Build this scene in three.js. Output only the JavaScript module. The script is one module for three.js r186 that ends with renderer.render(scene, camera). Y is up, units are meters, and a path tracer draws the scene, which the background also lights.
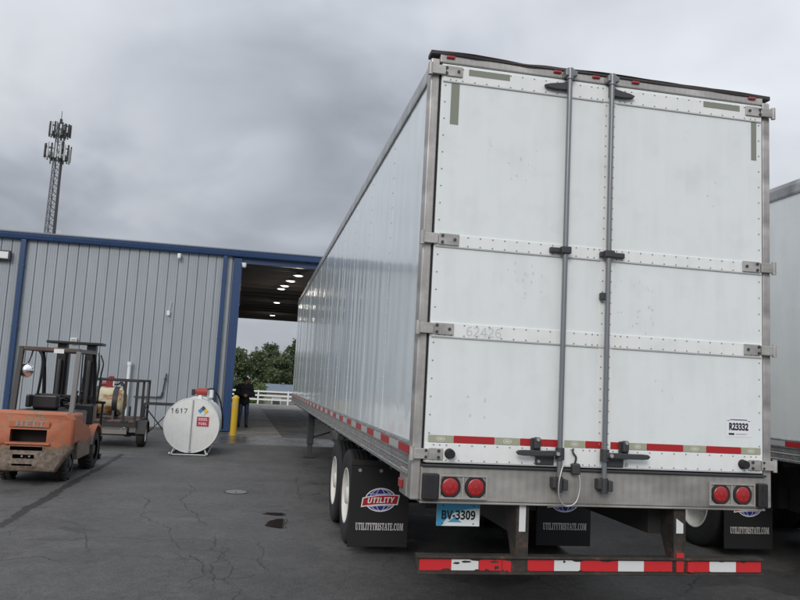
import * as THREE from 'three';
import { RoundedBoxGeometry } from 'three/addons/geometries/RoundedBoxGeometry.js';
import { mergeGeometries, toCreasedNormals } from 'three/addons/utils/BufferGeometryUtils.js';
import { MarchingCubes } from 'three/addons/objects/MarchingCubes.js';
import { FontLoader } from 'three/addons/loaders/FontLoader.js';
import { TextGeometry } from 'three/addons/geometries/TextGeometry.js';

// ---------------------------------------------------------------- camera, sky, sun, exposure
const scene = new THREE.Scene();
const camera = new THREE.PerspectiveCamera(43.93, 4 / 3, 0.1, 3000);
camera.rotation.order = 'YXZ';
camera.position.set(-2.33, 1.742, 4.772);
camera.rotation.set(0.1146, -0.1853, 0.0528);

const renderer = new THREE.WebGLRenderer({ antialias: true });
renderer.setSize(1024, 768);
renderer.toneMapping = THREE.LinearToneMapping;
renderer.toneMappingExposure = 1.05;
renderer.shadowMap.enabled = true;

let seed = 12345;
const rnd = () => { seed |= 0; seed = (seed + 0x6d2b79f5) | 0; let t = Math.imul(seed ^ (seed >>> 15), 1 | seed); t = (t + Math.imul(t ^ (t >>> 7), 61 | t)) ^ t; return ((t ^ (t >>> 14)) >>> 0) / 4294967296; };
const rr = (a, b) => a + (b - a) * rnd();

// lattice noise, period P
const NT = new Float32Array(65536); for (let i = 0; i < 65536; i++) NT[i] = rnd();
const sm = t => t * t * (3 - 2 * t);
function vnoise(x, y, P = 256) {
  const xi = Math.floor(x), yi = Math.floor(y), fx = sm(x - xi), fy = sm(y - yi);
  const m = v => ((v % P) + P) % P, a = m(xi), b = m(xi + 1), c = m(yi) * 256, d = m(yi + 1) * 256;
  return (NT[a + c] * (1 - fx) + NT[b + c] * fx) * (1 - fy) + (NT[a + d] * (1 - fx) + NT[b + d] * fx) * fy;
}
function fbm(x, y, oct = 4, P = 256) { let s = 0, a = 0.5, f = 1, n = 0; for (let i = 0; i < oct; i++) { s += a * vnoise(x * f + i * 17 * 0, y * f, Math.min(256, P * f)); n += a; a *= 0.5; f *= 2; } return s / n; }
const smooth = (a, b, x) => { const t = Math.min(1, Math.max(0, (x - a) / (b - a))); return t * t * (3 - 2 * t); };

// cloud masses seen in the sky: direction, angular size, thinner (+) or thicker (-)
const clouds = [[-0.099, 0.228, -0.968, 0.094, 0.16], [0.021, 0.241, -0.97, 0.038, 0.1], [-0.231, 0.325, -0.917, 0.094, 0.06], [-0.282, 0.392, -0.876, 0.121, 0.05], [-0.032, 0.34, -0.94, 0.148, -0.1], [-0.181, 0.194, -0.964, 0.081, -0.03], [0.076, 0.408, -0.91, 0.161, 0.02], [-0.291, 0.23, -0.929, 0.081, -0.07], [0.075, 0.29, -0.954, 0.081, -0.06], [0.402, 0.454, -0.795, 0.188, 0.05], [0.595, 0.298, -0.746, 0.108, 0.1], [-0.14, 0.313, -0.939, 0.094, -0.02]];
function skyTexture() {
  const W = 2048, H = 1024, d = new Float32Array(W * H * 4);
  for (let j = 0; j < H; j++) for (let i = 0; i < W; i++) {
    const v = (j + 0.5) / H, u = (i + 0.5) / W, el = (v - 0.5) * Math.PI, az = (u - 0.5) * 2 * Math.PI;
    const y = Math.sin(el), c = Math.cos(el), x = c * Math.cos(az), z = c * Math.sin(az);
    const yy = Math.max(y, 0);
    // overcast air: zenith brighter than the horizon, a thinner layer over the south-east
    let L = 0.44 * (1 + 0.98 * yy);
    const sun = Math.max(0, x * -0.38 + yy * 0.58 + z * 0.70);
    L *= 1 + 0.34 * sun;
    const k = 1.25 / (yy + 0.34), px = x * k, pz = z * k;
    const w1 = fbm(px * 0.9 + 40, pz * 0.9 + 80, 4), w2 = fbm(px * 0.9 + 90, pz * 0.9 + 20, 4);
    const n = fbm(px * 0.75 + w1 * 1.8 + 7, pz * 0.75 + w2 * 1.8 + 3, 6), n2 = fbm(px * 2.3 + w2 * 2 + 50, pz * 2.3 + w1 * 2 + 11, 5);
    const n3 = fbm(px * 5.5 + w1 * 3 + 20, pz * 5.5 + w2 * 3 + 61, 6);
    let m = 0.80 + 0.26 * smooth(0.26, 0.72, n) + 0.38 * (n2 - 0.5) + 0.28 * (n3 - 0.5);
    const wx = x + 0.22 * (w1 - 0.5) + 0.10 * (n3 - 0.5), wy = y + 0.22 * (w2 - 0.5) + 0.10 * (n2 - 0.5), wz = z + 0.1 * (n - 0.5);
    for (const [cx, cy, cz, sg, am] of clouds) { const q = (wx - cx) ** 2 + (wy - cy) ** 2 + (wz - cz) ** 2; if (q < 9 * sg * sg) m += 1.7 * am * Math.exp(-q / (2 * sg * sg)); }
    L *= m;
    const t = smooth(0.75, 1.15, m);            // thin cloud is whiter, thick cloud slate blue
    const o = (j * W + i) * 4;
    d[o] = L * (0.89 + 0.055 * t); d[o + 1] = L * (0.97 + 0.018 * t); d[o + 2] = L * (1.10 - 0.03 * t); d[o + 3] = 1;
  }
  const tx = new THREE.DataTexture(d, W, H, THREE.RGBAFormat, THREE.FloatType);
  tx.mapping = THREE.EquirectangularReflectionMapping; tx.magFilter = THREE.LinearFilter; tx.minFilter = THREE.LinearFilter; tx.wrapS = THREE.RepeatWrapping; tx.needsUpdate = true;
  return tx;
}
const sky = skyTexture();
scene.background = sky; scene.environment = sky;

const sun = new THREE.DirectionalLight(0xfff6ea, 1.3);
sun.position.set(-13, 19, 23); sun.target.position.set(0, 1, -6);
sun.castShadow = true; sun.shadow.radius = 45; sun.shadow.mapSize.set(2048, 2048);
Object.assign(sun.shadow.camera, { left: -40, right: 40, top: 40, bottom: -40, near: 1, far: 120 });
scene.add(sun, sun.target);

// ---------------------------------------------------------------- helpers
const V = (x, y, z) => new THREE.Vector3(x, y, z);
const C = (r, g, b) => new THREE.Color().setRGB(r, g, b);
function mat(r, g, b, rough = 0.6, metal = 0, extra = {}) { return new THREE.MeshPhysicalMaterial({ color: C(r, g, b), roughness: rough, metalness: metal, ...extra }); }
const prep = g => { g = g.index ? g.toNonIndexed() : g; for (const k of Object.keys(g.attributes)) if (!['position', 'normal', 'uv'].includes(k)) g.deleteAttribute(k); g.morphAttributes = {}; if (!g.attributes.uv) g.setAttribute('uv', new THREE.BufferAttribute(new Float32Array(g.attributes.position.count * 2), 2)); return g; };
const join = a => (Array.isArray(a) ? (a.length === 1 ? prep(a[0]) : mergeGeometries(a.map(prep), false)) : a);
const box = (x0, x1, y0, y1, z0, z1) => new THREE.BoxGeometry(x1 - x0, y1 - y0, z1 - z0).translate((x0 + x1) / 2, (y0 + y1) / 2, (z0 + z1) / 2);
const rbox = (x0, x1, y0, y1, z0, z1, r = 0.008, s = 1) => new RoundedBoxGeometry(x1 - x0, y1 - y0, z1 - z0, s + 1, Math.min(r, (x1 - x0) * 0.45, (y1 - y0) * 0.45, (z1 - z0) * 0.45)).translate((x0 + x1) / 2, (y0 + y1) / 2, (z0 + z1) / 2);
function cyl(a, b, r, r2 = r, n = 10, open = false) {
  const d = b.clone().sub(a), g = new THREE.CylinderGeometry(r2, r, d.length(), n, 1, open);
  g.applyQuaternion(new THREE.Quaternion().setFromUnitVectors(V(0, 1, 0), d.normalize())); return g.translate((a.x + b.x) / 2, (a.y + b.y) / 2, (a.z + b.z) / 2);
}
function bar(a, b, w, h = w) { const d = b.clone().sub(a), L = d.length(), g = new THREE.BoxGeometry(w, h, L); const m = new THREE.Matrix4().lookAt(a, b, Math.abs(d.y / L) > 0.99 ? V(1, 0, 0) : V(0, 1, 0)); g.applyMatrix4(m); return g.translate((a.x + b.x) / 2, (a.y + b.y) / 2, (a.z + b.z) / 2); }
const tube = (pts, r, n = 40, rs = 7) => new THREE.TubeGeometry(new THREE.CatmullRomCurve3(pts), n, r, rs);
function extrude(pts, depth, bevel = 0) { const s = new THREE.Shape(pts.map(p => new THREE.Vector2(p[0], p[1]))); return new THREE.ExtrudeGeometry(s, { depth, bevelEnabled: bevel > 0, bevelSize: bevel, bevelThickness: bevel, bevelSegments: 1, curveSegments: 8 }); }
const lathe = (pts, n = 40) => new THREE.LatheGeometry(pts.map(p => new THREE.Vector2(p[0], p[1])), n);
function uvBox(g, s = 1) {            // uv in metres, by the way each face points
  g = prep(g); const p = g.attributes.position, n = g.attributes.normal, u = g.attributes.uv;
  for (let i = 0; i < p.count; i++) {
    const ax = Math.abs(n.getX(i)), ay = Math.abs(n.getY(i)), az = Math.abs(n.getZ(i));
    if (ay > ax && ay > az) u.setXY(i, p.getX(i) * s, p.getZ(i) * s); else if (ax > az) u.setXY(i, p.getZ(i) * s, p.getY(i) * s); else u.setXY(i, p.getX(i) * s, p.getY(i) * s);
  } return g;
}
function obj(name, g, m, parent) { const o = new THREE.Mesh(join(g), m); o.name = name; o.castShadow = o.receiveShadow = true; (parent || scene).add(o); return o; }
function grp(name, parent, x = 0, y = 0, z = 0, turn = 0) { const o = new THREE.Group(); o.name = name; o.position.set(x, y, z); o.rotation.y = turn; (parent || scene).add(o); return o; }
const used = {};
const numbered = n => { const k = used[n] = (used[n] ?? -1) + 1; return k ? `${n}_${String(k).padStart(3, '0')}` : n; };
function tag(o, label, category, group, kind) { if (label) o.userData.label = label; if (category) o.userData.category = category; if (group) o.userData.group = group; if (kind) o.userData.kind = kind; return o; }
const thing = (name, label, category, x, y, z, turn = 0, group) => tag(grp(numbered(name), scene, x, y, z, turn), label, category, group);
const struct = (name, g, m, label) => { const o = obj(numbered(name), g, m); o.userData.kind = 'structure'; if (label) o.userData.label = label; return o; };

function tex(w, h, fn, srgb = true) {
  const d = new Uint8Array(w * h * 4);
  for (let j = 0; j < h; j++) for (let i = 0; i < w; i++) { const c = fn(i / w, j / h, i, j), o = (j * w + i) * 4; if (typeof c === 'number') d[o] = d[o + 1] = d[o + 2] = Math.max(0, Math.min(255, c * 255)); else { d[o] = Math.max(0, Math.min(255, c[0] * 255)); d[o + 1] = Math.max(0, Math.min(255, c[1] * 255)); d[o + 2] = Math.max(0, Math.min(255, c[2] * 255)); } d[o + 3] = 255; }
  const t = new THREE.DataTexture(d, w, h); t.magFilter = THREE.LinearFilter; t.minFilter = THREE.LinearMipmapLinearFilter; t.generateMipmaps = true; t.wrapS = t.wrapT = THREE.RepeatWrapping; if (srgb) t.colorSpace = THREE.SRGBColorSpace; t.needsUpdate = true; return t;
}
function canvasTex(w, h, draw) { const c = document.createElement('canvas'); c.width = w; c.height = h; draw(c.getContext('2d'), w, h); const t = new THREE.CanvasTexture(c); t.colorSpace = THREE.SRGBColorSpace; t.anisotropy = 8; return t; }

// shared wear textures (tile = 1 uv unit unless a repeat is set)
const rep = (t, x, y = x) => { const c = t.clone(); c.repeat.set(x, y); c.needsUpdate = true; return c; };
const tGrime = tex(512, 512, (u, v) => {                  // pale dirt film with streaks that run down
  const a = fbm(u * 48, v * 4, 4, 4), b = fbm(u * 6, v * 6, 5, 2), c = fbm(u * 16 + 3, v * 16 + 9, 4, 16);
  const s = 0.985 - 0.030 * smooth(0.42, 0.9, a * 0.4 + b * 0.6) - 0.014 * smooth(0.55, 0.8, c); return [s, s * 0.998, s * 0.99];
});
const tSteel = tex(512, 512, (u, v) => {                  // stainless sill: rolled grain, road film, drips
  const a = fbm(u * 64, v * 4, 4, 4), b = fbm(u * 4, v * 8, 5, 4), s = 0.80 + 0.08 * (a - 0.5) + 0.30 * (b - 0.5); return [s, s * 0.99, s * 0.975];
});
const tRough = tex(256, 256, (u, v) => 0.45 + 0.5 * fbm(u * 16, v * 16, 5, 16), false);
const tRust = tex(512, 512, (u, v) => {                   // dark steel with rust bloom
  const a = fbm(u * 8, v * 8, 6, 8), b = fbm(u * 32 + 5, v * 32, 4, 32), k = smooth(0.5, 0.68, a * 0.7 + b * 0.3);
  return [0.22 + 0.20 * k + 0.06 * b, 0.20 + 0.07 * k + 0.06 * b, 0.19 + 0.02 * k + 0.06 * b];
});
const tWall = rep(tex(256, 512, (u, v) => { const a = fbm(u * 4, v * 4, 5, 4), b = fbm(u * 16, v * 2, 3, 2), s = 0.95 + 0.08 * (a - 0.5) + 0.02 * (b - 0.5); return [s, s, s * 0.995]; }), 0.3, 0.2);
const tFine = tex(256, 256, () => rnd(), false);
const tBump = tex(256, 256, (u, v) => fbm(u * 8, v * 8, 5, 8), false);

const M = {
  doorWhite: mat(0.785, 0.835, 0.86, 0.38, 0, { map: rep(tGrime, 0.5), bumpMap: rep(tBump, 1.2), bumpScale: 0.0010 }),
  bandWhite: mat(0.83, 0.86, 0.87, 0.34, 0, { map: rep(tGrime, 0.8) }),
  sideWhite: mat(0.77, 0.845, 0.88, 0.17, 0, { map: rep(tGrime, 0.4), clearcoat: 0.5, clearcoatRoughness: 0.06 }),
  sideDull: mat(0.74, 0.77, 0.78, 0.32, 0, { map: rep(tGrime, 0.4) }),
  rivet: mat(0.36, 0.36, 0.355, 0.5, 0.4),
  rivetWhite: mat(0.55, 0.57, 0.58, 0.4, 0.2),
  alu: mat(0.50, 0.51, 0.52, 0.42, 0.55, { roughnessMap: rep(tRough, 1), map: rep(tSteel, 1) }),
  post: mat(0.66, 0.65, 0.645, 0.40, 0.45, { map: rep(tSteel, 1.5) }),
  sill: mat(0.62, 0.615, 0.60, 0.46, 0.5, { map: rep(tSteel, 1.1) }),
  galv: mat(0.21, 0.225, 0.24, 0.5, 0.4, { roughnessMap: rep(tRough, 2) }),
  darkSteel: mat(0.06, 0.062, 0.066, 0.55, 0.35),
  blackPlate: mat(0.018, 0.018, 0.02, 0.5, 0),
  rubber: mat(0.016, 0.016, 0.017, 0.78),
  seal: mat(0.012, 0.011, 0.011, 0.8),
  trim: mat(0.05, 0.042, 0.042, 0.75, 0, { bumpMap: rep(tBump, 2), bumpScale: 0.004 }),
  rustSteel: mat(0.8, 0.8, 0.8, 0.75, 0.1, { map: rep(tRust, 1.5), bumpMap: rep(tBump, 6), bumpScale: 0.002 }),
  hinge: mat(0.66, 0.66, 0.65, 0.42, 0.3, { map: rep(tSteel, 3) }),
  redTape: mat(0.40, 0.018, 0.022, 0.4),
  silverTape: mat(0.36, 0.37, 0.29, 0.4),
  whiteTape: mat(0.66, 0.68, 0.68, 0.4),
  oliveTape: mat(0.22, 0.235, 0.19, 0.45),
  lampRed: mat(0.34, 0.016, 0.018, 0.32, 0, { clearcoat: 0.5, clearcoatRoughness: 0.25 }),
  lampCell: mat(0.48, 0.03, 0.03, 0.35),
  rimWhite: mat(0.70, 0.69, 0.66, 0.45, 0.05, { map: rep(tGrime, 1.5) }),
  undercar: mat(0.022, 0.021, 0.02, 0.8),
  blue: mat(0.024, 0.058, 0.145, 0.42, 0.05, { roughnessMap: rep(tRough, 0.7) }),
  blueDark: mat(0.020, 0.050, 0.125, 0.45),
  wall: mat(0.315, 0.350, 0.385, 0.48, 0.05, { map: tWall }),
  ceiling: mat(0.17, 0.155, 0.145, 0.85),
  interior: mat(0.28, 0.29, 0.30, 0.7),
  white: mat(0.72, 0.74, 0.74, 0.45),
  yellow: mat(0.62, 0.40, 0.03, 0.5, 0, { map: rep(tGrime, 1) }),
  glow: mat(0.9, 0.9, 0.9, 0.4, 0, { emissive: C(1, 0.96, 0.9), emissiveIntensity: 3.0 }),
};

// ---------------------------------------------------------------- ground
const yG = z => z > -46 ? 0 : z > -60 ? 0.4 * (z + 46) / 14 : z > -95 ? -0.4 + 2.2 * (z + 60) / 35 : -2.6;   // the land falls away beyond the building
function profileSheet(x0, x1, zs, dy) { const pos = [], uv = []; for (let i = 0; i < zs.length - 1; i++) { const a = zs[i], b = zs[i + 1], ya = yG(a) + dy, yb = yG(b) + dy; const q = [[x0, ya, a], [x1, ya, a], [x1, yb, b], [x0, yb, b]]; for (const k of [0, 1, 2, 0, 2, 3]) { pos.push(...q[k]); uv.push(q[k][0], q[k][2]); } } const g = new THREE.BufferGeometry(); g.setAttribute('position', new THREE.Float32BufferAttribute(pos, 3)); g.setAttribute('uv', new THREE.Float32BufferAttribute(uv, 2)); g.computeVertexNormals(); return g; }
const cracks = [
  [[-2.64, -3.9], [-2.64, -3.26], [-2.55, -2.91], [-2.61, -2.51], [-2.55, -2.03], [-2.57, -1.1]], [[-2.48, -3.26], [-2.52, -2.83], [-2.42, -2.52], [-2.45, -2.09], [-2.35, -1.84], [-2.35, -1.0]],
  [[-2.26, -3.93], [-2.13, -3.28], [-2.18, -2.76], [-2.09, -2.31], [-1.9, -2.1], [-1.6, -1.97], [-0.7, -1.9], [0.4, -2.1]], [[-5.2, -3.6], [-4.04, -3.55], [-3.72, -3.77], [-3.28, -3.55], [-3.0, -3.72], [-2.68, -3.59]],
  [[-3.63, -6.17], [-3.6, -5.02], [-3.16, -4.25], [-2.97, -3.24], [-2.45, -3.09]], [[-6.2, -2.7], [-4.46, -2.67], [-4.17, -2.84], [-3.77, -2.62], [-3.38, -2.87], [-2.72, -2.74]],
  [[-1.34, -10.18], [-1.51, -8.42], [-1.53, -6.48]], [[-2.85, -9.79], [-2.47, -9.0], [-2.08, -9.38]], [[-1.6, -1.57], [-1.83, -1.72], [-2.09, -1.49]], [[-3.24, -6.22], [-2.86, -4.76], [-2.63, -3.95]],
  [[-4.42, -4.61], [-4.09, -4.28], [-3.82, -3.19], [-3.61, -2.71]], [[-2.4, -5.52], [-2.12, -5.4], [-1.61, -5.62]], [[-2.83, -2.94], [-2.64, -2.19], [-2.73, -1.72]],
  [[-2.6, -2.5], [-2.44, -2.5]], [[-2.64, -3.26], [-2.48, -3.26]], [[-2.6, -2.1], [-2.45, -2.09], [-2.09, -2.31]], [[-2.42, -2.9], [-2.18, -2.76]], [[-3.4, -8.5], [-3.1, -7.2], [-3.24, -6.22]], [[-4.6, -7.0], [-3.9, -6.6], [-3.63, -6.17]],
  [[1.0, -3.0], [0.4, -2.1], [0.6, -1.2]], [[-4.6, -10.5], [-3.6, -10.9], [-2.85, -9.79]], [[2.2, -2.2], [1.6, -1.6], [0.6, -1.2], [-0.3, -1.0], [-1.2, -1.3]],
];
const YX0 = -11, YX1 = 5, YZ0 = -20, YZ1 = 3;
function asphaltTone(x, z) {                 // albedo of worn asphalt, linear grey
  const a = fbm(x * 0.35 + 30, z * 0.35 + 30, 5), b = fbm(x * 2.1 + 9, z * 2.1 + 70, 4), c = fbm(x * 14 + 9, z * 14 + 7, 4);
  return 0.066 * (0.20 + 0.78 * a + 0.52 * b + 0.60 * c);
}
const lin2s = v => v <= 0.0031308 ? 12.92 * v : 1.055 * Math.pow(v, 1 / 2.4) - 0.055;
{
  const N = 2048, w = YX1 - YX0, h = YZ1 - YZ0;
  const crack = new Float32Array(N * N);
  const dot = (x, z, r, k) => { const ci = (x - YX0) / w * N, cj = (z - YZ0) / h * N, ri = r / w * N, rj = r / h * N; for (let j = Math.floor(cj - rj - 1); j <= cj + rj + 1; j++) for (let i = Math.floor(ci - ri - 1); i <= ci + ri + 1; i++) { if (i < 0 || j < 0 || i >= N || j >= N) continue; const d = Math.hypot((i - ci) / Math.max(ri, 0.6), (j - cj) / Math.max(rj, 0.6)); const val = k * smooth(1.15, 0.4, d); if (val > crack[j * N + i]) crack[j * N + i] = val; } };
  const wander = (l, wid, k) => { for (let s = 0; s < l.length - 1; s++) { const [a, b] = l[s], [c, d] = l[s + 1], L = Math.hypot(c - a, d - b), n = Math.ceil(L / 0.006); for (let q = 0; q <= n; q++) { const t = q / n, x = a + (c - a) * t, z = b + (d - b) * t, e = Math.sin(Math.PI * t); dot(x + e * 0.16 * (fbm(x * 3 + 5, z * 3 + s, 3) - 0.5) + 0.05 * (fbm(x * 14, z * 14, 2) - 0.5), z + e * 0.2 * (fbm(x * 3 + 60, z * 3, 3) - 0.5) + 0.06 * (fbm(x * 14 + 9, z * 14, 2) - 0.5), wid * (0.5 + fbm(x * 5, z * 5, 2)), k * (0.35 + 0.9 * smooth(0.3, 0.6, fbm(x * 1.7 + 3, z * 1.7, 3)))); } } };
  for (const l of cracks) wander(l, 0.009, 0.72);
  for (let k = 0; k < 46; k++) { let x = rr(-9, 4), z = rr(-15, 0), a = rr(0, 6.3); const l = [[x, z]]; for (let s = 0; s < 4; s++) { a += rr(-0.8, 0.8); x += Math.cos(a) * rr(0.15, 0.6); z += Math.sin(a) * rr(0.15, 0.6); l.push([x, z]); } wander(l, 0.005, 0.5); }
  for (let k = 0; k < 46; k++) { let x = rr(-3.1, -1.9), z = rr(-3.9, -0.9), a = rr(0, 6.3); const l = [[x, z]]; for (let s = 0; s < 3; s++) { a += rr(-1.1, 1.1); x += Math.cos(a) * rr(0.06, 0.2); z += Math.sin(a) * rr(0.1, 0.3); l.push([x, z]); } wander(l, 0.006, 0.42); }
  const T = new Float32Array(N * N), Rg = new Float32Array(N * N);
  for (let j = 0; j < N; j++) for (let i = 0; i < N; i++) {
    const x = YX0 + (i + 0.5) / N * w, z = YZ0 + (j + 0.5) / N * h;
    let t = asphaltTone(x, z) * (0.72 + 0.56 * rnd());
    if (rnd() > 0.993) t *= 1.5;
    // tarred joint that runs back beside the lift truck
    const jx = -4.95 + 0.10 * (fbm(z * 1.3, 4.2, 4) - 0.5), jw = 0.03 + 0.085 * fbm(z * 2.6, 9.1, 4), jd = Math.abs(x - jx);
    if (z > -12) t *= 1 - 0.78 * smooth(jw, jw * 0.6, jd + 0.07 * (fbm(x * 20, z * 12, 3) - 0.5));
    // damp blotches, oil spots with their own outline
    const damp = smooth(0.60, 0.66, fbm(x * 0.9 + 11, z * 0.9 + 3, 5)); t *= 1 - 0.22 * damp;
    const oil = smooth(0.70, 0.76, fbm(x * 2.4 + 70, z * 2.4 + 30, 4)); t *= 1 - 0.30 * oil;
    t *= 1 - 0.78 * crack[j * N + i];
    T[j * N + i] = t; Rg[j * N + i] = 0.60 + 0.18 * fbm(x * 0.7, z * 0.7, 4) - 0.14 * damp - 0.12 * oil + 0.1 * (rnd() - 0.5);
  }
  const cm = tex(N, N, (u, v, i, j) => { const t = T[j * N + i]; return [lin2s(t * 1.03), lin2s(t * 1.0), lin2s(t * 0.97)]; });
  const rm = tex(N / 2, N / 2, (u, v, i, j) => Rg[j * 2 * N + i * 2], false);
  const bm = tex(N, N, (u, v, i, j) => 0.62 + 0.3 * (rnd() - 0.5) - 0.5 * crack[j * N + i], false);
  const m = new THREE.MeshStandardMaterial({ map: cm, roughnessMap: rm, roughness: 1, bumpMap: bm, bumpScale: 0.010 });
  const g = new THREE.PlaneGeometry(w, h); g.rotateX(-Math.PI / 2); g.translate((YX0 + YX1) / 2, 0, (YZ0 + YZ1) / 2);
  const p = g.attributes.position, uv = g.attributes.uv; for (let i = 0; i < p.count; i++) uv.setXY(i, (p.getX(i) - YX0) / w, (p.getZ(i) - YZ0) / h);
  struct('yard_asphalt', g, m, 'dark worn asphalt of the yard, crazed with cracks');
}
{
  const cm = tex(1024, 1024, (u, v) => { const t = 0.050 * (0.62 + 0.5 * fbm(u * 6, v * 6, 6, 6) + 0.36 * fbm(u * 64, v * 64, 3, 64)) * (0.82 + 0.36 * rnd()); return [lin2s(t * 1.03), lin2s(t), lin2s(t * 0.97)]; });
  cm.repeat.set(0.066, 0.066);
  struct('ground', profileSheet(-600, 600, [600, 100, 3, -46, -60, -95, -600], -0.008), new THREE.MeshStandardMaterial({ map: cm, roughness: 0.75 }));
}
const tConc = tex(1024, 1024, (u, v) => { const a = fbm(u * 6, v * 6, 6, 6), b = fbm(u * 24, v * 24, 4, 24), s = 0.50 + 0.26 * (a - 0.5) + 0.16 * (b - 0.5) + 0.06 * (rnd() - 0.5); return [s, s * 0.985, s * 0.95]; });
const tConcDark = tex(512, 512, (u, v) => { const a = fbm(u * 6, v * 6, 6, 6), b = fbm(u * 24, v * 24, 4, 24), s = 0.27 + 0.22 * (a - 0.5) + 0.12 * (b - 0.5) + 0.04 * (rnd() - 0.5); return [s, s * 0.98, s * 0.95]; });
{
  const sheet = (x0, x1, z0, z1, y) => uvBox(box(x0, x1, y - 0.05, y, z0, z1));
  const conc = new THREE.MeshStandardMaterial({ map: rep(tConc, 0.25), color: C(0.72, 0.71, 0.70), roughness: 0.85, roughnessMap: rep(tRough, 0.3) });
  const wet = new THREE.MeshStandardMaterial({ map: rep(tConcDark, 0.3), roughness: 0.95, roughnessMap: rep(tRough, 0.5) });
  const apronM = new THREE.MeshStandardMaterial({ map: rep(tConcDark, 0.25), color: C(1.15, 1.15, 1.15), roughness: 0.42, roughnessMap: rep(tRough, 0.6) });
  const ap = struct('concrete_apron', sheet(-3.35, 9.2, -18.0, -15.5, 0.008), apronM, 'damp grey concrete apron before the open bay');
  void ap;
  struct('apron_edge', sheet(-3.4, 9.2, -15.495, -15.38, 0.014), conc);
  struct('slab_edge', sheet(-3.0, 9.2, -18.12, -18.005, 0.014), conc);
  // pale walkway, its right edge slightly askew, and the dark wet bay floor
  const s = new THREE.Shape([[-3.02, 18.125], [-1.40, 18.125], [-1.88, 39.0], [-1.88, 46], [-3.02, 46]].map(p => new THREE.Vector2(...p)));
  const wg = new THREE.ExtrudeGeometry(s, { depth: 0.05, bevelEnabled: false }); wg.rotateX(-Math.PI / 2); wg.translate(0, -0.038, 0);
  struct('walkway', uvBox(wg), conc, 'pale concrete walkway along the left of the bay');
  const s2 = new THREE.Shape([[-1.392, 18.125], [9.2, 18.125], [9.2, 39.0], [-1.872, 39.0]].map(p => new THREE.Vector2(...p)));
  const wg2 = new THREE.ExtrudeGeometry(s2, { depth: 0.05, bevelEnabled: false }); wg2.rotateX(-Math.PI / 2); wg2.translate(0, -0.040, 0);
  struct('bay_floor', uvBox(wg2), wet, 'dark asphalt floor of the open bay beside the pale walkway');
  struct('far_road', profileSheet(-40, 60, [-46.02, -59.5], 0.0), new THREE.MeshStandardMaterial({ map: rep(tConc, 0.1), roughness: 0.7 }), 'pale road beyond the bay');
  struct('far_lot', sheet(-1.86, 60, -46.0, -39.02, 0.0), new THREE.MeshStandardMaterial({ map: rep(tConc, 0.12), roughness: 0.7 }));
  const tGrass = tex(256, 256, (u, v) => { const n = fbm(u * 16, v * 16, 5, 16) + 0.3 * rnd(); return [0.20 + 0.12 * n, 0.28 + 0.14 * n, 0.12 + 0.06 * n]; });
  struct('lawn', profileSheet(-300, 300, [-59.5, -60, -95, -420], 0.01), new THREE.MeshStandardMaterial({ map: rep(tGrass, 0.2), roughness: 0.95 }));
}
{ // puddle: a shallow pool of still water in a dip, uneven outline
  const blob = (cx, cz, pts) => { const c = new THREE.CatmullRomCurve3(pts.map(p => V(p[0], 0, p[1])), true), q = c.getPoints(60), s = new THREE.Shape(q.map(p => new THREE.Vector2(p.x + 0.03 * (fbm(p.x * 20, p.z * 20, 2) - 0.5), -p.z + 0.05 * (fbm(p.x * 20 + 7, p.z * 20, 2) - 0.5)))); const g = new THREE.ShapeGeometry(s); g.rotateX(-Math.PI / 2); return g.translate(0, 0.004, 0); };
  const water = mat(0.026, 0.021, 0.020, 0.07, 0, { ior: 1.33 });
  const a = struct('puddle', blob(0, 0, [[-2.09, -4.48], [-1.99, -4.37], [-1.87, -4.33], [-1.84, -4.6], [-1.82, -4.92], [-1.92, -4.92], [-2.02, -4.80], [-2.06, -4.64]]), water, 'small dark puddle left of the rear wheels');
  struct('puddle', blob(0, 0, [[-2.12, -5.26], [-1.98, -5.18], [-1.84, -5.14], [-1.82, -5.30], [-1.95, -5.38], [-2.06, -5.34]]), water, 'thin streak of puddle behind the larger one');
  void a;
}

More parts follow.
